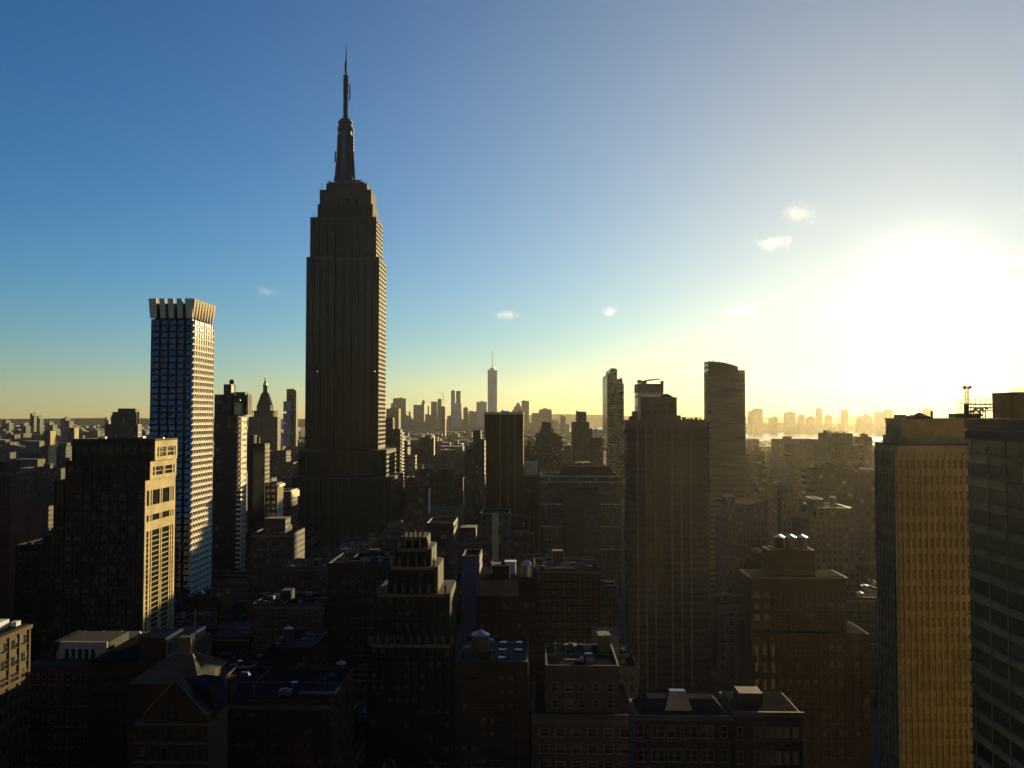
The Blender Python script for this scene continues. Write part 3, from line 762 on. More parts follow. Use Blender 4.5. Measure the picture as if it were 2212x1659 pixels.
# clock tower with pyramid roof and gold lantern
def lantern_tower():
    Y = 1750
    b = blk(537, 599, 900, Y, 24)
    cx = (b[0] + b[1]) / 2; cy = Y + 13
    t = thing('campanile_tower', 'campanile tower with a steep pyramid roof and gold lantern', 'tower', (cx, cy, 0))
    MB().box(*b).build('wall', F['brown brick', 0], t)
    MB().box(b[1] - .01, b[1] + .6, Y + .5, Y + 23, 0, b[5] - 1).build('west_wall', F['tan brick', 0], t)  # lighter brick on the sun side only, sunlight painted in
    s = Y / FOC; z = lambda p: zat(570, p, Y)
    top = MB().box(cx - 21 * s, cx + 21 * s, cy - 11, cy + 11, b[5], z(888))
    for k in range(8):
        for yy in (cy - 13.5, cy + 13.5):
            x = cx - 23 * s + 46 * s * k / 7; top.box(x - .5, x + .5, yy - .5, yy + .5, b[5], z(889))
    top.box(cx - 24 * s, cx + 24 * s, cy - 14, cy + 14, z(889) + .01, z(887))
    top.box(cx - 15 * s, cx + 15 * s, cy - 10.5, cy + 10.5, z(887), z(875)); top.build('loggia', M['grey_stone'], t)
    MB().loft([[(cx - a * s, cy - a * s * .75, z(p)), (cx + a * s, cy - a * s * .75, z(p)), (cx + a * s, cy + a * s * .75, z(p)), (cx - a * s, cy + a * s * .75, z(p))] for a, p in ((14, 874.8), (7.2, 850))]).build('roof', M['roof_slate'], t)
    ln = MB().lathe(cx, cy, [(7.8 * s, z(850)), (7.8 * s, z(848)), (5 * s, z(847)), (4.6 * s, z(834))], 8)
    ln.lathe(cx, cy, [(6 * s, z(834)), (6 * s, z(832))], 8); ln.build('lantern', M['grey_stone'], t)
    MB().lathe(cx, cy, [(4.6 * s, z(832)), (4.3 * s, z(828)), (2.6 * s, z(824)), (1.6 * s, z(822)), (1.9 * s, z(818)), (.7 * s, z(815)), (.2 * s, z(809))], 12).build('gold_dome', M['gold'], t)
lantern_tower()

# slender slab with jutting glass boxes
t, bs = stepped('condo_tower', 'slender dark condo tower with jutting glass boxes left of the skyscraper', 'condo tower', [(619, 636, 841)], 1850, 14, F['bands_dark'])
MB().box(*blk(635.2, 640, 842, 1850, 15, 0, .3)).build('west_wall', F['tan brick', 2], t)  # tan side strip stands in for sun on the dark slab
for pa, pt, pb in ((613, 867, 889), (612.5, 893, 912), (613, 915, 940), (612, 943, 964)):
    x0, z1 = at(pa, pt, 1850); x1 = xat(627, 1850); MB().box(x0, x1, 1847, 1859, zat(620, pb, 1850), z1).build('glass_box', F['far_glass'], t)
aer(t, bs[0], 4, 5, 3)
# green glass block with sunlit edge
t, bs = stepped('glass_block', 'green glass block with a pale sunlit edge, below the campanile', 'office block', [(547, 571.5, 960)], 800, 15, F['curtain'])
b = bs[0]; MB().box(b[0] + .2, b[1] - .2, b[2] - .25, b[2] - .01, 8, b[5] - 1).build('glass_wall', M['glass_green'], t)
MB().box(b[1] + .001, b[1] + .4, b[2] + .2, b[3] - .2, 0, b[5] - .4).build('west_wall', F['pale limestone', 1], t)  # pale strip, the sunlit edge put into its colour
mb = MB().box(*blk(533.7, 546.5, 940, 800, 10, 0, 3)); mb.box(*blk(552, 557, 944, 800, 3, b[5], 4)); mb.build('dark_slab', M['charcoal'], t)
# dark red corner block with lit cornice
t, bs = stepped('corner_block', 'dark red block with lit columned cornice left of the skyscraper base', 'office block', [(572, 598, 1046)], 585, 14, F['red brick', 1], trim=M['tan_brick'])
b = bs[0]; mb = MB()
for k in range(6): mb.box(b[1], b[1] + .5, b[2] + .4 + k * 2.5, b[2] + 1 + k * 2.5, 2, b[5] - 2)
mb.box(b[1], b[1] + 1.6, b[2], b[3], b[5] - 1.9, b[5] - .1); mb.box(b[1], b[1] + .9, b[2], b[3], b[5] - 16, b[5] - 15); mb.build('pilaster_wall', M['cream_stone'], t)
W = Wins(t, ('glass', 'frame_pale')); W.grid('W', b[1] + .02, b[2] + 2, b[3] - 1, 6, 6, b[5] - 3, 11, .5, .6); W.done()
t, bs = stepped('cornice_block', 'low block with a long sunlit cornice against the skyscraper base', 'office block', [(600, 628, 1062)], 610, 20, F['brown brick', 0], trim=M['cream_stone'])
b = bs[0]; MB().box(b[1], b[1] + .9, b[2], b[3], b[5] - 4.5, b[5] - .1).build('cornice', M['cream_stone'], t)

# right of the skyscraper
t, bs = stepped('slab_block', 'dark slab with one sunlit edge, peeping out right of the skyscraper', 'office block', [(833, 848.5, 904)], 1150, 13, F['charcoal', 0])
b = bs[0]; MB().box(b[1] + .001, b[1] + .3, b[2] + .2, b[3], 0, b[5] - 1).build('west_wall', M['tan_brick'], t)  # tan strip colours the edge as if in sun
t, bs = stepped('balcony_block', 'dark block with a ladder of sunlit balconies on its right edge', 'apartment block', [(829, 864.5, 929)], 900, 17, F['charcoal', 1])
b = bs[0]; z = b[5] - 4
while z > 4:
    MB().box(b[1], b[1] + 2.0, b[2] + 2, b[3] - 2, z, z + 1.3).build('balcony', M['cream_stone'], t); z -= 3.4
# black slab with pale piers
def black_slab():
    Y = 700
    b = blk(1046.5, 1130.5, 891, Y, 30)
    t = thing('slab_tower', 'black slab tower with thin pale vertical piers and a pale roof rim', 'office tower', ((b[0] + b[1]) / 2, Y + 15, 0))
    MB().box(b[0], b[1], b[2], b[3], 0, b[5] - 1.6).build('wall', M['black_brick'], t)
    for pa, pb in ((1047, 1048), (1072, 1072.8), (1078.5, 1082.5), (1096.5, 1098.5), (1112, 1114), (1129.3, 1130.3)):
        MB().box(xat(pa, Y), xat(pb, Y), Y - .7, Y - .01, 0, b[5] - 1.61).build('pier', M['limestone_trim'], t)
    MB().box(b[0] - .3, b[1] + .3, b[2] - .8, b[3] + .3, b[5] - 1.59, b[5] + .4).build('roof_rim', M['limestone_pale'], t)
    q = blk(1047.5, 1056, 893.5, Y, .3, zat(1050, 899, Y), -.35); MB().box(*q).build('louvre_panel', M['grey_stone'], t)
    aer(t, [b[0] + 8, b[1] - 1, b[2] + 1, b[3] - 2, 0, b[5] + .4], 12, 8, 2.6)
black_slab()
t, bs = stepped('stepped_block', 'blue-grey stepped block attached left of the black slab tower', 'office block', [(1003.6, 1024, 976, 0, 26), (1021, 1046, 955, 3, 26)], 620, 26, F['charcoal', 0])
aer(t, [bs[1][0], bs[1][1], bs[1][2], bs[1][3], 0, bs[1][5]], 5, 9, 3)
t, bs = stepped('small_tower', 'small blue-grey block rising just left of the black slab tower', 'office block', [(1021.6, 1038.7, 932)], 900, 14, F['grey concrete', 2])
t, bs = stepped('stepped_tower', 'stepped brick tower with a water-tank house on top right of the black slab', 'apartment tower', [(1157, 1213, 941), (1157, 1205, 936.7, 1, 24), (1166, 1196, 926, 3, 20), (1170.5, 1191, 913, 5, 12)], 1000, 28, F['brown brick', 0])
aer(t, bs[2], 8, 10, 5)
t, bs = stepped('stepped_tower', 'narrow stepped brick tower with a sloping top, left of the slim glass-sided tower', 'apartment tower', [(1234, 1280, 925.7), (1234, 1273, 911.6, 1, 22), (1243.7, 1267, 891, 3, 14)], 900, 26, F['brown brick', 2], sil=True)
aer(t, bs[2], 4, 12, 3)
def slim_tower():
    Y = 1000
    x = lambda p, y=850: xat(p, Y, y)
    z = lambda p: zat(1320, p, Y)
    t = thing('slim_tower', 'slim tower with a notched top and a bright glass left side', 'apartment tower', (x(1328), Y + 27, 0))
    MB().prism_xz([(x(1312), 0), (x(1347.7), 0), (x(1347.7), z(828)), (x(1345), z(828)), (x(1345), z(819)), (x(1333.4), z(819)), (x(1333.4), z(797.6)), (x(1319), z(797.6)), (x(1319), z(805)), (x(1312), z(810))], Y, Y + 66).build('wall', F['bands_dark'], t)
    MB().box(x(1312) - .4, x(1312) - .01, Y + .4, Y + 65, 0, z(813)).build('glass_wall', M['glass_mirror'], t)
    mb = MB(); zz = 6
    while zz < z(815): mb.box(x(1312) - .55, x(1312) - .41, Y + .4, Y + 65, zz, zz + .5); zz += 9.9
    mb.build('floor_band', M['dark_steel'], t)
    mb = MB(); mb.box(x(1320), x(1331), Y + 5, Y + 12, z(797.5), z(795)); mb.box(x(1340), x(1344), Y + 4, Y + 9, z(819) + .01, z(816)); mb.build('bulkhead', M['dark_steel'], t)
slim_tower()
t, bs = stepped('low_tower', 'dark brick block at the foot of the slim glass-sided tower', 'apartment block', [(1278, 1302, 948)], 860, 20, F['red brick', 0], sil=True)
def crane_tower():
    Y = 650
    b = blk(1370.5, 1433, 829, Y, 20, sil=True)
    t = thing('glass_tower', 'unfinished glass tower with a dark top band, under a tower crane', 'glass tower', ((b[0] + b[1]) / 2, Y + 15, 0))
    zb = zat(1400, 848, Y)
    MB().box(b[0], b[1], b[2], b[3], 0, zb).build('glass_wall', F['far_glass'], t)
    MB().box(b[0] + .2, b[1] - .2, Y - .2, Y - .01, 3, zb - .5).build('glass_wall', M['glass_mirror'], t)
    mb = MB()
    for k in range(22): mb.box(b[0] + (b[1] - b[0]) * k / 21 - .08, b[0] + (b[1] - b[0]) * k / 21 + .08, Y - .32, Y - .21, 3, zb - .5)
    zz = 6
    while zz < zb - 3: mb.box(b[0], b[1], Y - .3, Y - .22, zz, zz + .3); zz += 3.8
    mb.build('mullion_grid', M['dark_steel'], t)
    MB().box(b[0] - .1, b[1] + .1, b[2] - .3, b[3], zb + .01, b[5]).build('top_band', M['grey_stone'], t)
    q = blk(1364.5, 1380, 888, Y, 14, 0, 3, True); q[1] = b[0] - .05; MB().box(*q).build('side_wing', F['charcoal', 0], t)
    aer(t, b, 5, 15, 2)
    c = thing('tower_crane', 'luffing tower crane with a long jib on the unfinished glass tower', 'crane', (xat(1391, Y), Y + 12, b[5]))
    p = lambda px, py: (at(px, py, Y + 12)[0], Y + 12, at(px, py, Y + 12)[1])
    MB().bar((xat(1392, Y), Y + 12, b[5]), p(1392, 823), 1.0).build('mast', M['dark_steel'], c)
    MB().bar(p(1383, 824.5), p(1425, 818.5), .45).bar(p(1392, 821), p(1420, 818), .15).build('jib', M['dark_steel'], c)
    MB().bar(p(1425, 818.5), p(1425, 824), .25).build('hook_line', M['dark_steel'], c)
    x, y, z = p(1381, 824.5); MB().box(x - 1.4, x + 1.4, y - 1.2, y + 1.2, z - 1.3, z + 1.3).build('counterweight', M['grey_stone'], c)
    x, y, z = p(1392, 824); MB().box(x - 1.6, x + 1.6, y - 1.4, y + 1.4, z - 1.5, z + .5).build('cab', M['dark_steel'], c)
crane_tower()
# big brick tower with light piers and a stacked penthouse
def pier_tower():
    Y = 400
    b = blk(1355.6, 1526, 911, Y, 15)
    x0, x1, y0, y1, _, z1 = b
    t = thing('brick_tower', 'broad brown brick tower with pale piers and a stacked hip-roofed penthouse', 'apartment tower', ((x0 + x1) / 2, Y + 18, 0))
    ch = 1.6
    base = lambda z: [(x0, y0, z), (x1, y0, z), (x1 + ch, y0 + ch * 1.4, z), (x1 + ch, y1, z), (x0, y1, z)]
    MB().loft([base(0), base(z1)]).build('wall', M['umber_brick'], t)
    piers = [(1374.6, 1378.8), (1393.2, 1397.2), (1412.6, 1416.8), (1448.6, 1453), (1469, 1473), (1489, 1493)]
    for pa, pb in piers: MB().box(xat(pa, Y), xat(pb, Y), y0 - .5, y0 - .005, 0, z1 - 3).build('pier', M['pier_stone'], t)
    W = Wins(t, ('glass', 'umber_brick', 'blind'))
    FL = 2.98; nf = int((z1 - 4) / FL); zt = z1 - 3.2
    for pa, pb, n in ((1356, 1374, 3), (1379.5, 1392.5, 2), (1398, 1412, 2), (1418, 1448, 5), (1454, 1468.5, 2), (1474, 1488.5, 2), (1494, 1525, 5)):
        W.grid('N', y0 - .02, xat(pa, Y), xat(pb, Y), n, zt - nf * FL, zt, nf, .84, .6)
    W.done()
    mb = MB().box(x0 - .2, x1 + .2, y0 - .55, y0 - .003, z1 - 2.8, z1 + .9); mb.box(x0, x1 + ch, y1 - .5, y1, z1 + .002, z1 + .9); mb.build('parapet', M['tan_brick'], t)
    MB().box(x0 + .2, x1 - .2, y0 + .2, y1 - .7, z1 + .003, z1 + .2).build('roof', M['roof_tar'], t)
    W = Wins(t, ('glass', 'frame', 'blind'), limit=0); W.grid('E', x0 - .02, y0 + 1, y1 - 1, 5, zt - nf * FL, zt, nf, .7, .6); W.done()
    ph = MB()
    q = blk(1385, 1473, 897, Y, 10, z1 + .1, 3, True); ph.box(*q)
    q = blk(1383.5, 1464, 861, Y, 7, z1 + .1, 4, True); ph.box(*q)
    for k, py in enumerate((871, 884.5)):
        zz = zat(1425, py, Y); ph.box(q[0] + 1, q[1] - .5, q[2] - .12, q[2] - .01, zz - 2.0, zz, 1)
    for px in (1389, 1411, 1444, 1463): ph.box(xat(px, Y) - .5, xat(px, Y) + .5, q[2] - .4, q[2] - .13, z1, q[5])
    ph.box(q[0] - .3, q[1] + .3, q[2] - .5, q[3] + .3, q[5] + .01, q[5] + .7)
    ph.build('penthouse', [M['tan_brick'], M['glass']], t)
    rx0, rx1 = xat(1429, Y), xat(1460, Y); rz = zat(1440, 849.5, Y)
    MB().loft([[(rx0, Y + 4.5, q[5] + .71), (rx1, Y + 4.5, q[5] + .71), (rx1, Y + 10, q[5] + .71), (rx0, Y + 10, q[5] + .71)], [((rx0 + rx1) / 2 - .6, Y + 7, rz), ((rx0 + rx1) / 2 + .6, Y + 7, rz), ((rx0 + rx1) / 2 + .6, Y + 7.5, rz), ((rx0 + rx1) / 2 - .6, Y + 7.5, rz)]]).build('hip_roof', M['roof_slate'], t)
    rng = random.Random(5)
    for k in range(9):
        x = x0 + 1.2 + k * .5 if k < 4 else xat(1478, Y) + (k - 4) * 1.9; MB().box(x, x + rng.uniform(.4, 1.3), y0 + 3, y0 + 6, z1 + .21, z1 + rng.uniform(1.2, 2.6)).build('vent_unit', M['dark_steel'], t)
pier_tower()
# tower with the curved roofline
def curved_tower():
    Y = 560
    x = lambda p: xat(p, Y, 820)
    z = lambda p: zat(1560, p, Y)
    t = thing('curved_top_tower', 'tall brown tower with a curved sloping roofline and a pale chamfered edge', 'apartment tower', (x(1565), Y + 15, 0))
    crv = [(x(1530 + 64.3 * k / 10), z(780 + 11.7 * (k / 10) ** 2.0)) for k in range(11)]
    MB().prism_xz([(x(1530), 0), (x(1609.5), 0), (x(1609.5), z(799.7)), (x(1594.4), z(799.7))] + crv[::-1], Y, Y + 13.7).build('wall', F['bands'], t)
    for ya in (1.0, 5.5, 10.2): MB().box(x(1530) - .4, x(1530) - .005, Y + ya, Y + ya + 2.2, 0, z(808)).build('pier', M['limestone_pale'], t)
    for pa, py in ((1569, 781), (1560, 779), (1546, 776)): MB().bar((x(pa), Y + 8, z(786)), (x(pa), Y + 8, z(py - 3)), .25).build('aerial', M['dark_steel'], t)
    MB().prism_xz([(a, c) for a, c in [(crv[0][0], crv[0][1] - 9)] + [(crv[-1][0], crv[-1][1] - 5)] + [(p[0], p[1] - .6) for p in crv[::-1]]], Y - .25, Y - .005).build('crown_band', M['brown_brick'], t)
curved_tower()

# ------------------------------------------------------------------ right edge
def right_block():
    Y = 190
    b = blk(1937, 2225, 963, Y, 12)
    x0, x1, y0, y1, _, z1 = b
    t = thing('brick_block', 'big tan brick block with vertical piers, right, under the sun', 'office block', ((x0 + x1) / 2, Y + 12, 0))
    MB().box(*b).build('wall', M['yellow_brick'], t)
    n = 22; du = (x1 - x0) / n
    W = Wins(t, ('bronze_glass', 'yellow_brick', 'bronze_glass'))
    FL = 3.3; nf = int((z1 - 3) / FL)
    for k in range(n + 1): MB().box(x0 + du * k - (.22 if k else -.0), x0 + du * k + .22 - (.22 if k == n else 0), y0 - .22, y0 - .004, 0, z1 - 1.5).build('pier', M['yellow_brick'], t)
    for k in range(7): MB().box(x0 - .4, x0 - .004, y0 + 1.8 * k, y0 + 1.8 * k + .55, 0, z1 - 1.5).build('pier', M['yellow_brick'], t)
    for k in range(n): W.grid('N', y0 - .02, x0 + du * k + .25, x0 + du * (k + 1) - .25, 1, z1 - 2.2 - nf * FL, z1 - 2.2, nf, .86, .6)
    E = []
    W.grid('E', x0 - .02, y0 + .5, y1 - .5, 6, z1 - 2.2 - nf * FL, z1 - 2.2, nf, .5, .55)
    W.done()
    parapet_roof(t, b, M['limestone_trim'], M['roof_tar'], .5)
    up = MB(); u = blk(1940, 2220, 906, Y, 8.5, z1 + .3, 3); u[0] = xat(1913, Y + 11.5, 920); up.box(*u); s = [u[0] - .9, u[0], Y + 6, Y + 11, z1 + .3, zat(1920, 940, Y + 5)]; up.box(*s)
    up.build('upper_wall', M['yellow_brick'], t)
    MB().box(u[0] - .25, u[1] + .1, u[2] - .25, u[3] + .2, u[5] + .005, u[5] + .25).build('roof_rim', M['limestone_trim'], t)
    rng = random.Random(2)
    for k in range(7):
        xa = u[0] + .8 + .85 * k; MB().box(xa, xa + .75, Y + 6, Y + 9, u[5] + .26, u[5] + .75 + rng.uniform(0, .3)).build('vent_unit', M['dark_steel'], t)
    xa, za = at(2003, 904, Y); xb = xat(2041, Y); zp = zat(2021, 890.5, Y)
    MB().loft([[(xa, Y + 5, za), (xb, Y + 5, za), (xb, Y + 11, za), (xa, Y + 11, za)], [((xa + xb) / 2 - .1, Y + 7.8, zp), ((xa + xb) / 2 + .1, Y + 7.8, zp), ((xa + xb) / 2 + .1, Y + 8.2, zp), ((xa + xb) / 2 - .1, Y + 8.2, zp)]]).build('hip_roof', M['roof_slate'], t)
    xc, zc = at(2049.5, 887, Y); MB().lathe(xc, Y + 8, [(.28, u[5] + .2), (.28, zc)], 10).build('chimney', M['dark_steel'], t)
    rl = MB()
    for k in range(9): rl.bar((x0 + .2 + k * .3, y0 + 1, z1 + .5), (x0 + .2 + k * .3, y0 + 1, z1 + 1.6), .04)
    rl.bar((x0 + .2, y0 + 1, z1 + 1.6), (x0 + 2.6, y0 + 1, z1 + 1.6), .04); rl.build('railing', M['dark_steel'], t)
right_block()
def ledge_block():
    x0, y0, y1 = xat(2090, 148, 1200), 62.0, 148.0
    z1 = zat(2090, 905, 148)
    t = thing('ledge_block', 'dark office block at the right edge with thin bright floor ledges', 'office block', (x0 + 15, 105, 0))
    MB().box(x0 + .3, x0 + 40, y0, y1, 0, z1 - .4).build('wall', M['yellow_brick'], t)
    gl, lg, st = MB(), MB(), MB()
    FL = 3.72
    z = z1
    for k, (a, h) in enumerate(((0, 1.5), (1.9, 1.2))): st.box(x0 - .1, x0 + .29, y0, y1, z1 - a - h, z1 - a)
    st.build('stone_band', M['limestone_trim'], t)
    zz = z1 - 3.4; n = 0
    while zz > 4:
        g = MB().box(x0 + .1, x0 + .28, y0 + .5, y1 - .5, zz - 2.1, zz)
        g.build('window_band', M['bronze_glass'], t)
        lg = MB().box(x0 - .25, x0 + .29, y0, y1, zz - 2.35, zz - 2.2); lg.build('ledge', M['pier_stone'], t)
        zz -= FL; n += 1
    mu = MB()
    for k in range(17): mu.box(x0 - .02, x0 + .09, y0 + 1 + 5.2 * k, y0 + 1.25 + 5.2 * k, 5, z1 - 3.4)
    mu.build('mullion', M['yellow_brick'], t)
ledge_block()
def roof_gear():
    """penthouse, open steel frames and plant on the tan block's roof, and the mast standing on it"""
    t = bpy.data.objects['brick_block']; Yp = 198
    zr = max((t.matrix_world @ Vector(c)).z for o in t.children if o.name.startswith('upper_wall') for c in [v.co for v in o.data.vertices]) + .02
    q = lambda px, py, d=0: (at(px, py, Yp + d)[0], Yp + d, at(px, py, Yp + d)[1])
    A, B = q(2144, 904, 8), q(2219, 847)
    MB().box(A[0], B[0], Yp, Yp + 8, zr, B[2]).build('roof_house', M['brown_brick'], t)
    rl = MB(); n = 16
    for k in range(n): rl.bar((A[0] + .1 + (B[0] - A[0] - .2) * k / (n - 1), Yp + .1, B[2]), (A[0] + .1 + (B[0] - A[0] - .2) * k / (n - 1), Yp + .1, q(2150, 838.5)[2]), .045)
    for p in (838.5, 842.5): rl.bar((A[0], Yp + .1, q(2150, p)[2]), (B[0], Yp + .1, q(2150, p)[2]), .045)
    rl.build('roof_railing', M['dark_steel'], t)
    fr = MB()
    for px in (2067, 2076, 2086, 2097, 2107, 2118, 2128, 2139): fr.bar((q(px, 900)[0], Yp, zr), q(px, 862), .07)
    for py in (862, 872, 882, 892): fr.bar(q(2067, py), q(2143 if py < 890 else 2086, py), .06)
    for px in (2067, 2076): fr.bar(q(px, 862), q(px + 9, 872), .035); fr.bar(q(px, 882), q(px + 9, 872), .035)
    for px in (2097, 2107, 2118, 2128): fr.bar(q(px, 872), q(px + 10, 862), .035)
    fr.build('roof_frame', M['dark_steel'], t)
    pl = MB(); rng = random.Random(9)
    for k in range(12):
        a = rng.uniform(2094, 2134); c = rng.uniform(880, 899); w = rng.uniform(4, 10)
        C, D = q(a, c + rng.uniform(2, 5), 1 + .3 * k), q(min(a + w, 2143), c, 1 + .3 * k); pl.box(C[0], D[0], Yp + 1 + .3 * k, Yp + 1.25 + .3 * k, C[2], D[2])
        pl.bar((C[0] + .1, Yp + 1.1 + .3 * k, zr), (C[0] + .1, Yp + 1.1 + .3 * k, C[2]), .06); pl.bar((D[0] - .1, Yp + 1.1 + .3 * k, zr), (D[0] - .1, Yp + 1.1 + .3 * k, C[2]), .06)
    for py in (874, 880, 887): pl.bar(q(2094, py, .5), q(2144, py, .5), .12)
    C, D = q(2090, 904), q(2143, 893); pl.box(C[0], D[0], Yp + 5.2, Yp + 9, zr, D[2]); pl.build('roof_plant', M['dark_steel'], t)
    Ym = 196; s = lambda px, py, dy=0: (at(px, py, Ym)[0], Ym + dy, at(px, py, Ym)[1])
    m = thing('lattice_mast', 'lattice mast with two drum antennas on the roof, right of the sun', 'antenna mast', (at(2089, 900, Ym)[0], Ym, zr))
    lm = MB()
    for px in (2085.6, 2092.6):
        for dy in (0, .7): lm.bar((s(px, 900)[0], Ym + dy, zr), s(px, 840, dy), .08)
    for k in range(8):
        a, c = 904 - 8 * k, 896 - 8 * k; lm.bar(s(2085.6, a), s(2092.6, c), .05); lm.bar(s(2092.6, a), s(2085.6, c), .05); lm.bar(s(2085.6, c), s(2092.6, c), .05)
    lm.build('lattice', M['dark_steel'], m)
    for px in (2083.8, 2094.4):
        x, y, z = s(px, 837); MB().bar((x - .3, y, z - .15), (x + .3, y, z + .15), .36, n=14).build('drum_antenna', M['steel'], m)
    C, D = s(2086, 900), s(2092.4, 872); MB().box(C[0], D[0], Ym + .1, Ym + .6, zr, D[2]).build('mast_base', M['dark_steel'], m)
bpy.context.view_layer.update()
roof_gear()

# ------------------------------------------------------------------ stepped dark blocks below the sun
t, bs = stepped('stepped_block', 'stepped dark block with square roof frames and a chimney stack, below the sun', 'office block', [(1710, 1854, 1122, 0, 30), (1735, 1842, 1100, 2, 24), (1750, 1785, 1082, 4, 14), (1803, 1815, 1080, 5, 6)], 420, 30, F['tan brick', 0], sil=True)
for b in bs[1:]: 
    x0, x1, y0, y1, _, z1 = b; mb = MB(); e = .35
    for q in ((x0, x1, y0, y0 + e), (x0, x1, y1 - e, y1), (x0, x0 + e, y0 + e, y1 - e), (x1 - e, x1, y0 + e, y1 - e)): mb.box(q[0] - .1, q[1] + .1, q[2] - .1, q[3] + .1, z1 + .3, z1 + .6)
    mb.build('roof_rim', M['steel'], t)
t, bs = stepped('loft_building', 'dark loft building carrying a row of wooden water tanks, below the sun', 'loft building', [(1618, 1868, 1362, -4, 19), (1622, 1828, 1246, 0, 15), (1668, 1768, 1198, 4, 9)], 300, 15, M['brown_brick'])
b1, b2 = bs[1], bs[2]
W = Wins(t, ('glass', 'frame', 'blind'))
b0 = bs[0]
for k in range(14):
    du = (b0[1] - b0[0]) / 14; W.grid('N', b0[2] - .15, b0[0] + du * k + .5, b0[0] + du * (k + 1) - .5, 1, 3, b0[5] - 2.5, 8, .72, .55)
    MB().box(b0[0] + du * k - .25, b0[0] + du * k + .25, b0[2] - .5, b0[2] - .14, 0, b0[5] - .5).build('pier', M['brown_brick'], t)
for k in range(9):
    du = (b1[1] - b1[0]) / 9; W.grid('N', 300 - .15, b1[0] + du * k + .5, b1[0] + du * (k + 1) - .5, 1, 4, b1[5] - 4, 16, .8, .55)
W.done()
MB().box(b1[0] - .4, b1[1] + .4, 299.2, 315, b1[5] - .6, b1[5] - .05).build('cornice', M['limestone_trim'], t)
for k, px in enumerate((1680, 1704, 1728)):
    x, z = at(px, 1198, 310); water_tank(x, 308, b2[5] + .3, 1.75, 3.6, ('first from the left', 'middle', 'last from the left')[k] + ' of three big water tanks below the sun', .9)

# ------------------------------------------------------------------ nearest roofs along the bottom
def pale_front():
    Y = 150
    t = thing('pale_block', 'pale stone block with paired windows and a blue roof light, bottom right', 'office block', (xat(1550, Y), Y + 14, 0))
    a = blk(1372, 1583, 1550, Y, 10); c = blk(1583.2, 1731, 1540, Y, 12, 0, -.6)
    MB().box(c[0] + .4, c[1] - .4, c[2] + .4, c[3] - .4, c[5] + .01, c[5] + .2).build('roof', M['roof_tar'], t)
    MB().box(*a).box(*c).build('wall', M['grey_stone'], t)
    mb = MB().box(a[0] - .3, a[1], Y - .5, Y - .01, a[5] - .3, a[5] + .5).box(c[0], c[1] + .2, Y - 1.1, Y - .61, c[5] - .3, c[5] + .5)
    mb.box(a[0] - .2, a[1], Y - .35, Y - .01, a[5] - 3.9, a[5] - 3.6).box(c[0], c[1] + .2, Y - .95, Y - .61, c[5] - 4.3, c[5] - 4.0)
    mb.build('cornice', M['limestone_trim'], t)
    W = Wins(t, ('glass', 'frame_pale', 'blind'))
    for r in range(14):
        z = a[5] - 3.2 - 3.9 * r
        if z < 2: break
        for px in (1384, 1413, 1429, 1449, 1465, 1484, 1500, 1520, 1535, 1565): W.one('N', Y - .01, xat(px, Y, 1600), z, 1.0, 2.0)
        for px in (1597, 1634, 1649, 1665, 1680, 1697, 1716): W.one('N', Y - .61, xat(px, Y, 1600), z, .95, 2.0)
    W.done()
    z0 = a[5] + .02
    MB().frustum(a[0] + .6, a[1] - .4, Y + .6, Y + 9.6, z0, z0 + 2.0, 2.0, 3).build('roof', M['roof_slate'], t)
    x, z = at(1457, 1509, Y + 6); MB().frustum(x - 2.4, x + 2.4, Y + 1.5, Y + 5, z0 + .4, z0 + 3.6, 1.1).build('roof_light', M['glass_blue'], t)
    MB().box(c[0] + 2, c[0] + 6, Y + 4, Y + 8, c[5] + .21, c[5] + 2.0).build('bulkhead', M['grey_stone'], t)
pale_front()
def left_lit():
    X0 = -129.0
    Y1, Y0 = 226.0, 205.0
    zt = zat(20, 1356, 222)
    t = thing('masonry_block', 'ornate tan masonry block, cut off by the left edge, side in sun', 'office block', (X0 - 10, 215, 0))
    MB().box(X0 - 22, X0, Y0 - 40, Y1, 0, zt).build('wall', M['golden_brick'], t)
    mb = MB()
    FL = 4.15
    for k, (dz, h, o) in enumerate(((0, .9, .8), (3 * FL, .6, .5), (3 * FL - 1.2, .3, .25), (6 * FL, .6, .4))): mb.box(X0, X0 + o, Y0 - 40, Y1, zt - dz - h, zt - dz)
    for k in range(8): mb.box(X0, X0 + .3, Y1 - 4.3 * k - .7, Y1 - 4.3 * k, 2, zt - 1)
    for k in range(30): mb.box(X0, X0 + .4, Y1 - .9 * k - .35, Y1 - .9 * k, zt - 3 * FL - 1.0, zt - 3 * FL - .61)
    mb.build('cornice', M['golden_brick'], t)
    W = Wins(t, ('glass', 'frame', 'blind'))
    for k in range(8): W.grid('W', X0 + .02, Y1 - 4.3 * (k + 1) + .1, Y1 - 4.3 * k - .8, 2, zt - 1.2 - 12 * FL, zt - 1.2, 12, .7, .55)
    W.done()
    MB().box(X0 - 21.5, X0 - .5, Y0 - 39, Y1 - .5, zt + .01, zt + .3).build('roof', M['roof_tar'], t)
    MB().box(X0 - 6, X0 - 3, Y1 - 8, Y1 - 4, zt + .3, zt + 2.2).box(X0 - 2.6, X0 - 1.2, Y1 - 4, Y1 - 2, zt + .3, zt + 1.4).build('vent_unit', M['white_paint'], t)
left_lit()
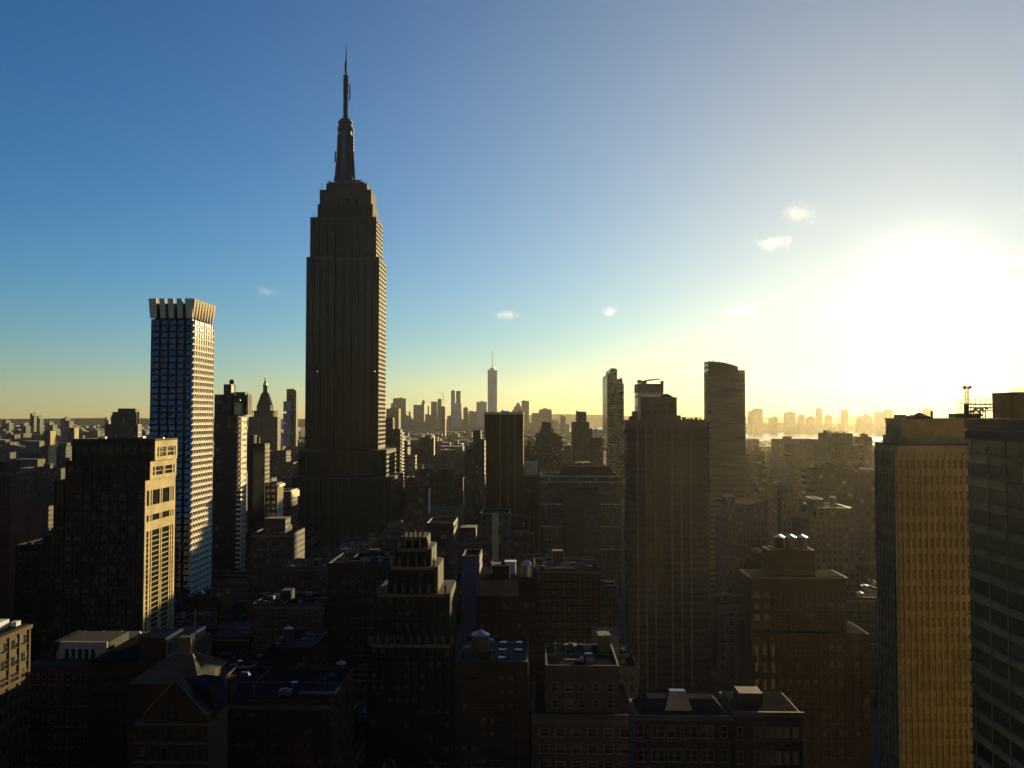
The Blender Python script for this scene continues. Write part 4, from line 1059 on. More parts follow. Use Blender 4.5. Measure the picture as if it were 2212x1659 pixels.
def left_brick():
    t = thing('brick_block', 'reddish brick block with white-framed windows, half in sun, left edge', 'apartment block', (-255, 425, 0))
    X0 = -243.6; zt = zat(40, 1019, 420); zm = zat(40, 1072, 420)
    MB().box(X0 - 22, X0, 408, 432, 0, zt).box(X0 - 30, X0 + 3, 404, 436, 0, zm - 4).build('wall', M['red_brick'], t)
    x = X0 - 9; MB().box(x - 4, x + 4, 414, 424, zt + .01, zt + 5).build('bulkhead', M['red_brick'], t)
    W = Wins(t, ('glass', 'frame_pale', 'blind')); W.grid('W', X0 + .02, 409, 431, 6, zm, zt - 2, 4, .5, .55); W.grid('N', 408 - .02, X0 - 21, X0 - 1, 6, zm, zt - 2, 4, .5, .55); W.done()
    MB().box(X0 - 22.3, X0 + .3, 407.7, 432.3, zt - .8, zt - .01).build('cornice', M['tan_brick'], t)
left_brick()
def gothic_gable():
    Y = 140
    t = thing('gabled_house', 'gabled brownstone with arched windows and a steep slate roof, bottom left', 'building', (xat(370, Y), Y + 9, 0))
    x = lambda p: xat(p, Y, 1550); z = lambda p: zat(380, p, Y)
    MB().box(x(294), x(450), Y, Y + 9, 0, z(1560)).prism_xz([(x(310), z(1559.9)), (x(448), z(1559.9)), (x(448), z(1545)), (x(405), z(1500)), (x(379), z(1471)), (x(352), z(1500)), (x(310), z(1545))], Y + .01, Y + 2.5).build('wall', M['brown_brick'], t)
    MB().prism_xz([(x(300), z(1559)), (x(452), z(1559)), (x(449), z(1535)), (x(438), z(1496)), (x(400), z(1490)), (x(350), z(1500)), (x(310), z(1540))], Y + 2.6, Y + 8.6).build('roof', M['roof_slate'], t)
    W = Wins(t, ('glass', 'frame', 'blind'))
    for px in (365.5, 382): W.one('N', Y - .0, x(px), z(1558), 1.05, 1.85)
    for px in (316, 333, 365.5, 384, 413, 433): W.one('N', Y - .02, x(px), z(1600), 1.1, 1.9)
    for px in (308, 332, 357, 384, 408, 434): W.one('N', Y - .02, x(px), z(1641), 1.0, 1.9)
    W.done()
    mb = MB()
    for py in (1566, 1607, 1648): mb.box(x(290), x(454), Y - .3, Y - .01, z(py), z(py) + .3)
    mb.bar((x(310), Y - .1, z(1545)), (x(379), Y - .1, z(1469)), .2); mb.bar((x(379), Y - .1, z(1469)), (x(448), Y - .1, z(1545)), .2)
    mb.build('cornice', M['limestone_trim'], t)
gothic_gable()
def lit_hip():
    Y = 175
    t = thing('hip_roofed_block', 'block with a ribbed copper hip roof catching the sun, bottom left', 'building', (xat(420, Y), Y + 8, 0))
    p = lambda px, py, d: (at(px, py, Y + d)[0], Y + d, at(px, py, Y + d)[1])
    xr = xat(430, Y, 1430); ze = zat(430, 1478, Y); zr = zat(410, 1411, Y + 8)
    MB().box(xr - 14, xr, Y, Y + 16, 0, ze).build('wall', M['brown_brick'], t)
    rf = MB().loft([[(xr - 14.2, Y - .2, ze), (xr + .2, Y - .2, ze), (xr + .2, Y + 16.2, ze), (xr - 14.2, Y + 16.2, ze)], [(xr - 8, Y + 7.5, zr), (xr - 4.2, Y + 7.5, zr), (xr - 4.2, Y + 9, zr), (xr - 8, Y + 9, zr)]])
    for k in range(17):
        y = Y - .1 + k * 1.0; f = .5 + .5 * (1 - abs(y - (Y + 8)) / 8.2); yt = Y + 7.5 + 1.5 * k / 16
        rf.bar((xr + .22, y, ze + .05), (xr - 4.18, yt, zr + .05), .07)
    rf.build('roof', M['ribbed_copper'], t)
    MB().box(xr - 7, xr - 4.5, Y + 7.2, Y + 9.2, zr - .3, zr + 3.4).build('chimney', M['tan_brick'], t)
lit_hip()
def lit_wall_block():
    Y = 229; xr = -95.4
    t = thing('bulkhead_block', 'dark roof with a long sunlit bulkhead wall and a flagpole, lower left', 'office block', (xr - 10, Y + 15, 0))
    z1 = 63.7
    MB().box(xr - 20, xr, Y, Y + 30, 0, 57.5).box(xr - 7, xr - .1, Y + 1, Y + 11, 57.51, z1).box(xr - 6, xr - .2, Y + 11.5, Y + 28, 57.51, 60.4).build('wall', M['brown_brick'], t)
    MB().box(xr - .1, xr + .12, Y + 1.2, Y + 10.8, 57.8, z1 - .9).box(xr - .2, xr + .02, Y + 11.7, Y + 27.8, 57.8, 59.7).build('lit_wall', M['tan_brick'], t)  # paler facing paints sunlight onto the brown bulkhead
    W = Wins(t, ('glass', 'frame')); W.grid('W', xr + .14, Y + 2, Y + 10, 4, 58.5, z1 - 1, 1, .5, .7); W.grid('N', Y - .02, xr - 19, xr - 1, 7, 5, 55, 13, .45, .5, 'w0'); W.done()
    MB().box(xr - .1, xr + .5, Y + .9, Y + 11.1, z1 - .6, z1 - .05).box(xr - .2, xr + .4, Y + 11.6, Y + 28, 59.8, 60.35).build('cornice', M['cream_stone'], t)
    MB().box(xr - 19.6, xr - 7.2, Y + .4, Y + 29.6, 57.52, 57.75).build('roof', M['roof_tar'], t)
    MB().bar((xr + .3, Y + 20, 58), (xr + .3, Y + 20, 67), .15, n=6).build('flagpole', M['steel'], t)
lit_wall_block()
def arcade_roof():
    Y = 240
    t = thing('arcaded_house', 'low pale house with a rooftop arcade of round arches, lower left', 'building', (xat(150, Y), Y + 12, 0))
    x = lambda p: xat(p, Y, 1410); z = lambda p: zat(150, p, Y)
    MB().box(x(60), x(250), Y, Y + 26, 0, z(1436)).build('wall', M['grey_stone'], t)
    ar = MB(); xa, xb = x(112), x(184); n = 5; du = (xb - xa) / n; zb, zt = z(1435.8), z(1399)
    ar.box(xa - 2.2, xa, Y + 6, Y + 6.8, zb, zt); ar.box(xb, xb + 3, Y + 6, Y + 6.8, zb, zt)
    sp = zb + (zt - zb) * .45
    for k in range(n):
        c = xa + du * (k + .5); r = du * .36
        ar.box(xa + du * k, c - r, Y + 6, Y + 6.8, zb, sp); ar.box(c + r, xa + du * (k + 1), Y + 6, Y + 6.8, zb, sp)
        pts = [(c + r * math.cos(a), sp + r * math.sin(a)) for a in [math.pi * q / 8 for q in range(9)]]
        for (ax, az), (bx, bz) in zip(pts, pts[1:]): ar.prism_xz([(bx, bz), (ax, az), (ax, zt), (bx, zt)], Y + 6, Y + 6.8)
        ar.box(xa + du * k, c - r, Y + 6, Y + 6.8, sp + .001, zt); ar.box(c + r, xa + du * (k + 1), Y + 6, Y + 6.8, sp + .001, zt)
    ar.build('arcade', M['pale_plaster'], t)
    MB().box(xa - 2, xb + 2.8, Y + 8, Y + 20, zb, zt - .4).build('attic', M['charcoal'], t)
    MB().prism_xz([(x(62), z(1434)), (x(112) - 2.2, z(1434)), (x(112) - 2.2, z(1396)), (x(106), z(1396))], Y + 5, Y + 18).build('skylight', M['roof_pale'], t)
    W = Wins(t, ('glass', 'frame_pale', 'blind')); W.grid('N', Y - .02, x(64), x(246), 14, 3, z(1445), 9, .45, .55); W.done()
    for k, px in enumerate((183, 222, 261, 300)):
        mb = MB(); c, zz = at(px, 1386, Y + 34)
        mb.loft([[(c - 1.5, Y + 33, zz), (c + 1.5, Y + 33, zz), (c + 1.5, Y + 36, zz), (c - 1.5, Y + 36, zz)], [(c - .05, Y + 34.4, zz + 3.2), (c + .05, Y + 34.4, zz + 3.2), (c + .05, Y + 34.6, zz + 3.2), (c - .05, Y + 34.6, zz + 3.2)]]).box(c - 1.2, c + 1.2, Y + 33.2, Y + 35.8, zb - 3, zz - .01)
        mb.build('pinnacle', M['white_paint'], t)
    MB().box(x(60), x(330), Y + 27, Y + 44, 0, zb - 1.5).build('rear_wing', M['grey_stone'], t)
arcade_roof()
def pinnacled_tower():
    Y = 262
    t = thing('gothic_tower', 'black gothic brick tower with stepped pinnacled crown, bottom centre', 'tower', (xat(888, Y), Y + 13, 0))
    x = lambda p: xat(p, Y, 1250); z = lambda p: zat(888, p, Y)
    wall = MB(); tr = MB()
    tiers = [(792, 984, 1392, 0, 26), (806, 970, 1285, 1.2, 23), (833, 943, 1228, 2.6, 19), (846, 928, 1190, 4, 16), (858, 916, 1166, 5.5, 12)]
    prev = 0
    W = Wins(t, ('glass', 'frame', 'blind'))
    for a, c, py, dy, d in tiers:
        x0, x1 = x(a), x(c); zt = z(py)
        ch = 1.2
        ring = lambda zz: [(x0 + ch, Y + dy, zz), (x1 - ch, Y + dy, zz), (x1, Y + dy + ch, zz), (x1, Y + dy + d - ch, zz), (x1 - ch, Y + dy + d, zz), (x0 + ch, Y + dy + d, zz), (x0, Y + dy + d - ch, zz), (x0, Y + dy + ch, zz)]
        wall.loft([ring(prev), ring(zt)])
        n = max(4, int((x1 - x0) / 2.6)); du = (x1 - x0 - 2 * ch) / n
        for k in range(n + 1):
            u = x0 + ch + du * k
            wall.box(u - .22, u + .22, Y + dy - .35, Y + dy - .002, prev, zt + .4)
            MB().lathe(u, Y + dy - .05, [(.34, zt + .41), (.3, zt + 1.4), (.42, zt + 1.45), (.03, zt + 3.0)], 6).build('pinnacle', M['tan_brick'], t)
            if k < n and zt - prev > 4:
                nf = int((zt - prev) / 3.5)
                W.grid('N', Y + dy - .02, u + .25, u + du - .25, 1, zt - .8 - 3.5 * nf, zt - .8, nf, .62, .6)
        tr.box(x0 + ch, x1 - ch, Y + dy - .42, Y + dy - .36, zt - .9, zt + .2)
        prev = zt - .5
    wall.build('wall', M['black_brick'], t); tr.build('frieze', M['tan_brick'], t); W.done()
pinnacled_tower()
def tank_house():
    Y = 300
    t, bs = stepped('loft_building', 'dark brick building with a domed roof tank and white roof boxes, bottom centre', 'loft building', [(1030, 1165, 1258, 0, 30), (1060, 1100, 1236, 8, 10)], Y, 30, M['black_brick'])
    b = bs[0]
    W = Wins(t, ('glass', 'frame', 'blind')); W.grid('N', Y - .08, b[0] + .5, b[1] - .5, 8, 4, b[5] - 6, 16, .5, .5); W.done()
    c, zz = at(1138, 1250, Y + 8); MB().lathe(c, Y + 10, [(1.9, b[5] + .3), (1.9, zat(1138, 1222, Y + 8)), (1.2, zat(1138, 1215, Y + 8)), (.2, zat(1138, 1211, Y + 8))], 18).build('roof_tank', M['steel'], t)
    for pa, pb, py in ((1056, 1078, 1234), (1088, 1112, 1230)):
        q = blk(pa, pb, py, Y, 4, b[5] + .3, 14); MB().box(*q).box(q[0] - .2, q[1] + .2, q[2] - .2, q[3] + .2, q[5] + .01, q[5] + .3).build('roof_box', M['white_paint'], t)
    MB().box(b[0] - .1, b[0] + (b[1] - b[0]) * .66, Y - .3, Y - .07, b[5] - 4.5, b[5] + .6).build('pale_band', M['limestone_trim'], t)
tank_house()
t, bs = stepped('blue_block', 'block with a plain blue-painted end wall, lower centre', 'office block', [(998, 1036, 1206)], 340, 18, F['charcoal', 2])
b = bs[0]; mm, nt_, bb = newmat('blue_paint'); nt_.links.new(weather(nt_, (.025, .06, .13), .2), bb.inputs['Base Color']); bb.inputs['Roughness'].default_value = .5
MB().box(b[0] + .2, b[1] - .2, b[2] - .15, b[2] - .01, 2, b[5] - .3).build('painted_wall', mm, t)
t, bs = stepped('striped_block', 'grey block with a plain pale central pier, lower centre', 'office block', [(1038, 1101, 1112)], 470, 24, F['grey concrete', 1])
b = bs[0]; MB().box(xat(1063, 470, 1140), xat(1077, 470, 1140), b[2] - .5, b[2] - .01, 0, b[5] + .8).build('pier', M['limestone_pale'], t)
t, bs = stepped('grid_block', 'dark block with a broad gridded front left of the black slab foot', 'office block', [(920.6, 979.5, 1134)], 420, 24, F['charcoal', 1])
b = bs[0]; mb = MB()
for k in range(7): mb.box(b[0] + (b[1] - b[0]) * k / 6 - .2, b[0] + (b[1] - b[0]) * k / 6 + .2, b[2] - .4, b[2] - .01, 0, b[5])
for k in range(9): mb.box(b[0] - .2, b[1] + .2, b[2] - .36, b[2] - .02, b[5] - 4 * k - .5, b[5] - 4 * k)
mb.build('stone_grid', M['grey_stone'], t)
t, bs = stepped('palazzo_block', 'wide pale block with dormered dark roofs, lower right of the black slab', 'office block', [(1168, 1339, 1030)], 600, 40, F['tan brick', 0], trim=M['limestone_pale'])
b = bs[0]; q = blk(1210, 1330, 1010, 600, 20, b[5] + .2, 10); MB().frustum(q[0], q[1], q[2], q[3], q[4], q[5], 3).build('mansard_roof', M['roof_slate'], t)
mb = MB()
for k in range(4): mb.box(b[0] - .3, b[1] + .3, b[2] - .7, b[2] - .01, b[5] - 3.6 - 15 * k, b[5] - 3.0 - 15 * k)
mb.build('cornice', M['limestone_pale'], t)
t, bs = stepped('grid_block', 'grey block with a blank left wall and gridded right bays, before the pale block', 'office block', [(1218, 1296.5, 1062)], 520, 24, M['grey_stone'])
b = bs[0]; W = Wins(t, ('glass', 'frame_pale', 'blind')); W.grid('N', b[2] - .02, xat(1262, 520), xat(1295, 520), 6, 6, b[5] - 2, 18, .8, .7); W.grid('N', b[2] - .02, xat(1222, 520), xat(1260, 520), 8, b[5] - 9, b[5] - 2, 2, .7, .6); W.done()
t, bs = stepped('brick_block', 'brown block with large windows and one sunlit right edge, below the balcony block', 'office block', [(881.8, 925, 1058)], 600, 10, F['brown brick', 1])
b = bs[0]; MB().box(b[1] + .001, b[1] + .4, b[2] + 1, b[3], b[5] - 16, b[5] + .6).build('party_wall', M['cream_stone'], t)  # cream strip painted in for the sunlit edge
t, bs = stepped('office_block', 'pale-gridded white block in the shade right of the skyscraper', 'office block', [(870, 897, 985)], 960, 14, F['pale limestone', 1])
t, bs = stepped('office_block', 'brown stepped block with a tall side strip coloured as sunlit, right of the skyscraper', 'office block', [(905, 937, 948), (912, 930, 945, 2, 6)], 1200, 10, F['brown brick', 0])
b = bs[0]; MB().box(b[1] + .001, b[1] + .4, b[2] + 1, b[3], b[5] - 45, b[5] + 3).build('party_wall', M['cream_stone'], t)  # cream strip added to show a sunlit edge by colour
t, bs = stepped('billboard_block', 'low block with a big pale blank signboard, right of the black slab', 'office block', [(1132, 1170, 1032)], 720, 20, F['charcoal', 0])
b = bs[0]; q = blk(1133, 1161, 997, 720, 1.0, b[5] + 2, 3); MB().box(*q).build('signboard', M['white_paint'], t)
mb = MB(); [mb.bar((q[0] + (q[1] - q[0]) * f, 724.5, b[5]), (q[0] + (q[1] - q[0]) * f, 724.5, q[5] - .5), .2) for f in (.1, .5, .9)]; mb.build('sign_frame', M['dark_steel'], t)
t, bs = stepped('small_tower', 'reddish old block with tall arched windows right of the black slab', 'office block', [(1131, 1158, 965), (1138, 1148, 955, 3, 8)], 830, 20, F['red brick', 1])
t, bs = stepped('office_block', 'dark block with a white-specked roof below the stepped brick tower', 'office block', [(1164, 1203, 985)], 700, 20, F['charcoal', 0]); aer(t, bs[0], 8, 20, 3)
# hazy mid-rise blocks below the sun
for i, (tiers, Y, lab) in enumerate((
        ([(1767, 1842, 936), (1784, 1797, 932, 3, 10), (1758, 1852, 962, -3, 34)], 700, 'hazy block with a flat broad top under the sun, left of the big tan block'),
        ([(1852, 1884, 944), (1862, 1878, 940, 3, 10)], 820, 'hazy block with a small roof box, tucked behind the broad-topped hazy block'),
        ([(1666, 1767, 949), (1690, 1712, 945, 3, 12)], 950, 'long hazy low block by the river, left of the broad-topped hazy block'),
        ([(1706, 1724, 961)], 760, 'narrow hazy block in front of the long low block by the river'),
        ([(1628, 1652, 975), (1632, 1646, 968, 3, 10)], 800, 'hazy block close right of the curved-top tower'),
        ([(1612, 1640, 950)], 1300, 'pale hazy block beyond the curved-top tower, at the river'),
        ([(1540, 1626, 1000), (1560, 1600, 992, 4, 14)], 640, 'broad hazy block at the foot of the curved-top tower'),
        ([(1730, 1900, 1015), (1770, 1860, 1004, 4, 16)], 560, 'broad hazy block with many windows, left of the big tan block'),
        ([(1545, 1660, 1090), (1560, 1590, 1078, 4, 10)], 480, 'hazy block with light window rows, right of the broad brick tower'),
        ([(1660, 1720, 1062), (1668, 1700, 1050, 4, 10)], 530, 'hazy block with a rounded tank, right of the broad brick tower'))):
    t, bs = stepped('office_block', lab, 'office block', tiers, Y, 28, F[('tan brick', 'brown brick', 'grey concrete')[i % 3], i % 3], sil=True)
    aer(t, bs[-1] if len(bs) > 1 and len(tiers[-1]) > 3 and tiers[-1][3] > 0 else bs[0], 6, 40 + i, 4)

# ------------------------------------------------------------------ far downtown skyline
def far(name, label, boxes, Y, m='far', d=60, spire=None, cat='skyscraper', roof=None):
    bs = [blk(a, c, p, Y, d * (1 - .12 * k), 0, 4 * k, True) for k, (a, c, p) in enumerate(boxes)]
    t = thing(name, label, cat, ((bs[0][0] + bs[0][1]) / 2, Y + d / 2, 0), 'far skyline towers')
    mb = MB()
    for b in bs: mb.box(*b)
    mb.build('wall', F[m], t)
    b = max(bs, key=lambda q: q[5]); rng = random.Random(int(boxes[0][0]))
    mb = MB(); w = b[1] - b[0]
    for k in range(2):
        c = b[0] + w * rng.uniform(.25, .75); h = rng.uniform(2, 6); mb.box(c - w * .15, c + w * .12, b[2] + 4 + 9 * k, b[2] + 12 + 9 * k, b[5] + .01 + .01 * k, b[5] + h)
    if spire is not True: mb.build('bulkhead', F[m], t)
    return t, bs
S = 5300
far('far_tower', 'broad flat-topped downtown tower, first right of the skyscraper', [(849, 880, 860.6), (844, 872, 871)], S)
far('far_tower', 'lower broad tower before the flat-topped one, beside the skyscraper', [(834.5, 866, 882.6)], 3600, 'far_dark')
far('far_tower', 'small pointed-top block between two downtown towers', [(882.7, 889, 889)], S)
t, bs = far('far_tower', 'downtown block with a lantern spire on its right shoulder', [(893, 918, 874.5), (910, 918.5, 871)], S)
x, z = at(914.3, 862, S); MB().lathe(x, S + 10, [(11, zat(914, 871, S)), (9, zat(914, 867, S)), (3, zat(914, 864, S)), (1, z - 6)], 8).build('spire', F['far'], t)
far('far_tower', 'narrow low tower right of the spired downtown block', [(924, 929.5, 877.7)], S)
t, bs = far('far_tower', 'tower under construction with a crane, on the downtown skyline', [(931, 945.5, 867.5), (945, 956, 862)], S - 300)
t2, bs2 = far('far_tower', 'dark ragged tower with floors still open, beside the crane tower', [(953.7, 964.4, 878.6)], 3800, 'far_dark')
x, z = at(956.5, 848, S - 300); c = thing('tower_crane', 'tiny crane standing up from the downtown skyline', 'crane', (x, S - 280, bs[1][5]))
MB().bar((x, S - 280, bs[1][5] - 30), (x, S - 280, z), 1.2).build('mast', M['dark_steel'], c); MB().bar((x, S - 280, z - 16), (x - 24, S - 280, z + 4), .8).build('jib', M['dark_steel'], c)
t, bs = far('far_tower', 'pale tower with a tall slab behind a lower block, left of the tallest far tower', [(974, 998, 871), (974, 984.5, 843.8)], S - 400, 'far_glass')
b = blk(984.6, 994.6, 844.2, S - 400, 40, 0, 12); MB().box(*b).build('bright_wall', F['far'], t)
far('far_tower', 'narrow dark far tower with a flat top, right of the pale slab', [(1000.8, 1012.9, 882), (1002, 1011, 880.5)], S - 900)
far('far_tower', 'wide flat far tower touching the tallest far tower', [(1029, 1052.2, 868)], S - 200, 'far_glass')
def glass_spire():
    Y = 5450
    cx, zt = at(1063.2, 798.5, Y); s = Y / FOC; w0, cy = 10.6 * s, Y + 30
    t = thing('spired_glass_tower', 'tallest far tower, pale tapering glass with a needle spire', 'skyscraper', (cx, cy, 0), 'far skyline towers')
    def sq(h, z, ph): return [(cx + h * math.cos(math.pi / 4 * k + ph), cy + h * math.sin(math.pi / 4 * k + ph), z) for k in range(8)]
    zb = 55
    bot = [(cx - w0, cy - w0, zb), (cx, cy - w0, zb), (cx + w0, cy - w0, zb), (cx + w0, cy, zb), (cx + w0, cy + w0, zb), (cx, cy + w0, zb), (cx - w0, cy + w0, zb), (cx - w0, cy, zb)]
    k = w0 * .97; h = k * .55
    top = [(cx - h, cy - h, zt), (cx, cy - k * 1.0, zt), (cx + h, cy - h, zt), (cx + k, cy, zt), (cx + h, cy + h, zt), (cx, cy + k, zt), (cx - h, cy + h, zt), (cx - k, cy, zt)]
    mb = MB().loft([bot, top]); mb.box(cx - w0, cx + w0, cy - w0, cy + w0, 0, zb - .01); mb.build('wall', F['far_glass'], t)
    MB().lathe(cx, cy, [(6.5 * s, zt), (6.5 * s, zat(1063, 794.5, Y))], 16).build('ring', M['steel'], t)
    MB().lathe(cx, cy, [(1.2 * s, zt), (.9 * s, zat(1063, 780, Y)), (.45 * s, zat(1063, 757, Y))], 8).build('spire', M['steel'], t)
glass_spire()
t, bs = far('far_tower', 'far tower with a stepped pyramid top, right of the black slab', [(1103.5, 1126, 893), (1106, 1126.2, 886), (1110, 1126.4, 879)], S)
x0, x1 = xat(1112, S), xat(1126.3, S); zp = zat(1119, 867.5, S); MB().loft([[(x0, S, zat(1119, 879, S)), (x1, S, zat(1119, 879, S)), (x1, S + 40, zat(1119, 879, S)), (x0, S + 40, zat(1119, 879, S))], [((x0 + x1) / 2 - .5, S + 19, zp), ((x0 + x1) / 2 + .5, S + 19, zp), ((x0 + x1) / 2 + .5, S + 21, zp), ((x0 + x1) / 2 - .5, S + 21, zp)]]).build('pyramid_roof', F['far'], t)
far('far_tower', 'plain upright far tower right of the pyramid-topped one', [(1126.5, 1143, 866)], S - 250)
far('far_tower', 'broad hazy far tower with chamfered shoulders, right of the plain upright tower', [(1149, 1166, 892), (1164, 1192, 886), (1166, 1190, 883.8), (1191, 1203, 909)], 4300)
far('far_tower', 'slim far apartment tower standing alone before the bay', [(1210, 1222, 899), (1210, 1216, 897.5), (1222, 1230, 916)], 3600)
far('far_tower', 'low hazy far block left of the slim glass-sided tower', [(1280, 1303, 928), (1284, 1290, 926)], 2600, d=40)
# across the river
NJ = 6500
for a, c, p, lab in ((1624, 1648, 883.7, 'tall flat far shore tower nearest the curved-top tower'), (1615, 1624, 889, 'low far shore block against the curved-top tower'),
        (1692.5, 1718.5, 891, 'wide flat-topped far shore tower'), (1722.6, 1738, 897, 'short far shore block right of the wide flat tower'),
        (1781.7, 1797, 897.6, 'short far shore tower right of the round-topped one'), (1816, 1832.7, 886.5, 'far shore tower with a chamfered top, under the sun'),
        (1886.5, 1910, 891.5, 'far shore block with a sloping top, under the sun'), (1909, 1929, 886, 'blocky far shore tower just left of the big tan block'),
        (1993, 2012, 884, 'far shore tower peeping over the big tan block')):
    far('far_tower', lab, [(a, c, p), (a + (c - a) * .15, c - (c - a) * .15, p - 1.2)], NJ, d=50, cat='tower')
t, bs = far('far_tower', 'slender round-topped far shore tower', [(1761, 1775.8, 886)], NJ, d=40, cat='tower')
b = bs[0]; MB().lathe((b[0] + b[1]) / 2, NJ + 20, [(24, b[5]), (23, b[5] + 8), (16, b[5] + 15), (4, b[5] + 19)], 14).build('domed_top', F['far'], t)
for a, c, p, lab in ((1849, 1883.5, 899, 'broad mounded far shore block under the sun'), (1660, 1680, 903, 'low far shore hump beside the distant arch bridge'), (1740, 1760, 902, 'low far shore block left of the round-topped tower')):
    far('far_tower', lab, [(a, c, p), (a + (c - a) * .25, c - (c - a) * .1, p - 2), (a + (c - a) * .5, c - (c - a) * .2, p - 4)], NJ - 100, d=50, cat='building')
def arch_bridge():
    Y = 11500; t = thing('arch_bridge', 'faint steel arch bridge on the far horizon', 'bridge', (xat(1678, Y), Y, 0))
    x = lambda p: xat(p, Y, 900); z = lambda p: zat(1678, p, Y); mb = MB()
    pts = [(x(1666 + 24 * k / 16), z(905 - 8 * math.sin(math.pi * k / 16))) for k in range(17)]
    for (a, c), (d, e) in zip(pts, pts[1:]): mb.bar((a, Y, c), (d, Y, e), 3.5)
    mb.build('arch', M['dark_steel'], t)
    MB().box(x(1650), x(1706), Y - 6, Y + 6, z(905) - 3, z(905)).build('deck', M['dark_steel'], t)
    for p in (1652, 1666, 1690, 1704): MB().box(x(p) - 5, x(p) + 5, Y - 6, Y + 6, 0, z(905) - 3.01).build('pier', M['grey_stone'], t)
arch_bridge()
def statue():
    Y = 9800; x, _ = at(1283.6, 915, Y); t = thing('statue', 'tiny robed statue with raised arm on a pedestal out in the bay', 'statue', (x, Y, 0))
    MB().frustum(x - 60, x + 60, Y - 60, Y + 60, 0, 6, 6).frustum(x - 9, x + 9, Y - 9, Y + 9, 6, 28, 3).build('pedestal', M['grey_stone'], t)
    MB().lathe(x, Y, [(5, 28), (4.4, 38), (3.4, 48), (3.6, 52), (1.3, 54), (1.9, 56), (1.7, 59), (.5, 60.5)], 12).bar((x - 2.6, Y, 51), (x - 4.2, Y, 64), 1.0, n=6).lathe(x - 4.2, Y, [(.5, 64), (1.2, 65.3), (.3, 67)], 8).build('figure', M['copper_green'], t)
statue()
# far left towers
for a, c, p, Y, lab in ((3.6, 19, 909, 3400, 'far stepped tower at the left edge of the skyline'), (65, 73, 893, 4200, 'taller of two slender far towers on the left skyline'), (79.6, 85.5, 899, 4200, 'shorter of two slender far towers on the left skyline'),
        (97.5, 114, 913, 3600, 'squat far block right of the two slender far towers'), (131.7, 149.5, 903.5, 3300, 'broad far tower left of the stacked black block'), (226, 234, 902, 4200, 'narrow far tower just left of the stacked black block'), (46, 55, 915, 3300, 'low far block left of the two slender far towers')):
    far('far_tower', lab, [(a, c, p), (a + (c - a) * .3, c + (c - a) * .5, p + 5), (a + (c - a) * .2, c - (c - a) * .2, p - 1)], Y, 'far_dark', 36, cat='tower')
for (px, py, Y, w, lab) in ((160, 925, 1500, 5, 'tan slab with a sunlit side, left, far behind the wide dark tower'), (108, 932, 1300, 6, 'small tan slab with a sunlit side, far left'), (104, 965, 900, 9, 'slab with one side coloured as full sun, left of the wide dark tower')):
    t, bs = stepped('slab_block', lab, 'office block', [(px - 14, px, py)], Y, 16, F['charcoal', 1]); b = bs[0]
    MB().box(b[1] + .001, b[1] + .4, b[2] + .5, b[3] - .5, b[5] * .6, b[5] + .6).build('sunlit_wall', M['limestone_pale'], t)  # pale plate on the sun side, sunlight put into its colour

# ------------------------------------------------------------------ the ordinary blocks between: each its own building
HERO = []
bpy.context.view_layer.update()
def footprint(o):
    xs, ys = [], []
    for c in o.children:
        if c.type != 'MESH' or c.name.startswith('window'): continue
        for v in c.data.vertices: xs.append(v.co.x + o.location.x); ys.append(v.co.y + o.location.y)
    return (min(xs), max(xs), min(ys), max(ys)) if xs else None
for o in THINGS:
    if o['category'] in ('water tank', 'crane', 'antenna mast'): continue
    f = footprint(o)
    if f: HERO.append(f)
ZONES = [  # distance range -> (px limit, highest top allowed) pairs
    (200, 330, ((0, 1350), (1330, 1400), (1860, 9999), (9999, 9999))),
    (330, 520, ((300, 1180), (620, 1290), (1340, 1205), (1545, 9999), (1890, 1190), (9999, 9999))),
    (520, 760, ((320, 1100), (640, 1145), (845, 1158), (1050, 1085), (1340, 1080), (1530, 9999), (1890, 1085), (9999, 9999))),
    (760, 1100, ((640, 1010), (845, 9999), (1050, 1000), (1345, 1000), (1530, 9999), (1890, 1005), (9999, 9999))),
    (1100, 1500, ((320, 965), (460, 9999), (660, 975), (835, 9999), (1050, 962), (1345, 962), (1530, 9999), (1890, 972), (9999, 9999)))]
SHOWN = {0, 1, 2, 3, 4, 10, 11, 12, 13, 14, 15, 17, 19, 20, 21, 22, 23, 24, 25, 27, 29, 30, 31, 35, 36, 40, 42, 43, 44, 47, 48, 52, 55, 56, 57, 59, 60, 65, 66, 67, 68, 70, 71, 72, 74, 78, 79, 81, 88, 89, 90, 91, 105, 106, 108, 111, 112, 131, 133, 137, 141, 142, 146, 150, 157, 158, 162, 164, 175, 176, 177, 182, 183, 195, 197, 199, 200, 227, 244, 245, 246, 282, 287, 288, 290, 297, 304, 305, 309, 310, 312, 315, 327, 341, 345, 346, 360, 364, 372, 377, 388, 394, 442, 454, 458, 525}   # the blocks that something of can be seen
GEN = []
grng = random.Random(11)
def zone_limit(px, Y):
    for a, c, lim in ZONES:
        if a <= Y < c:
            for p, v in lim:
                if px <= p: return v
    return 9999
row = 0
Y = 215.0
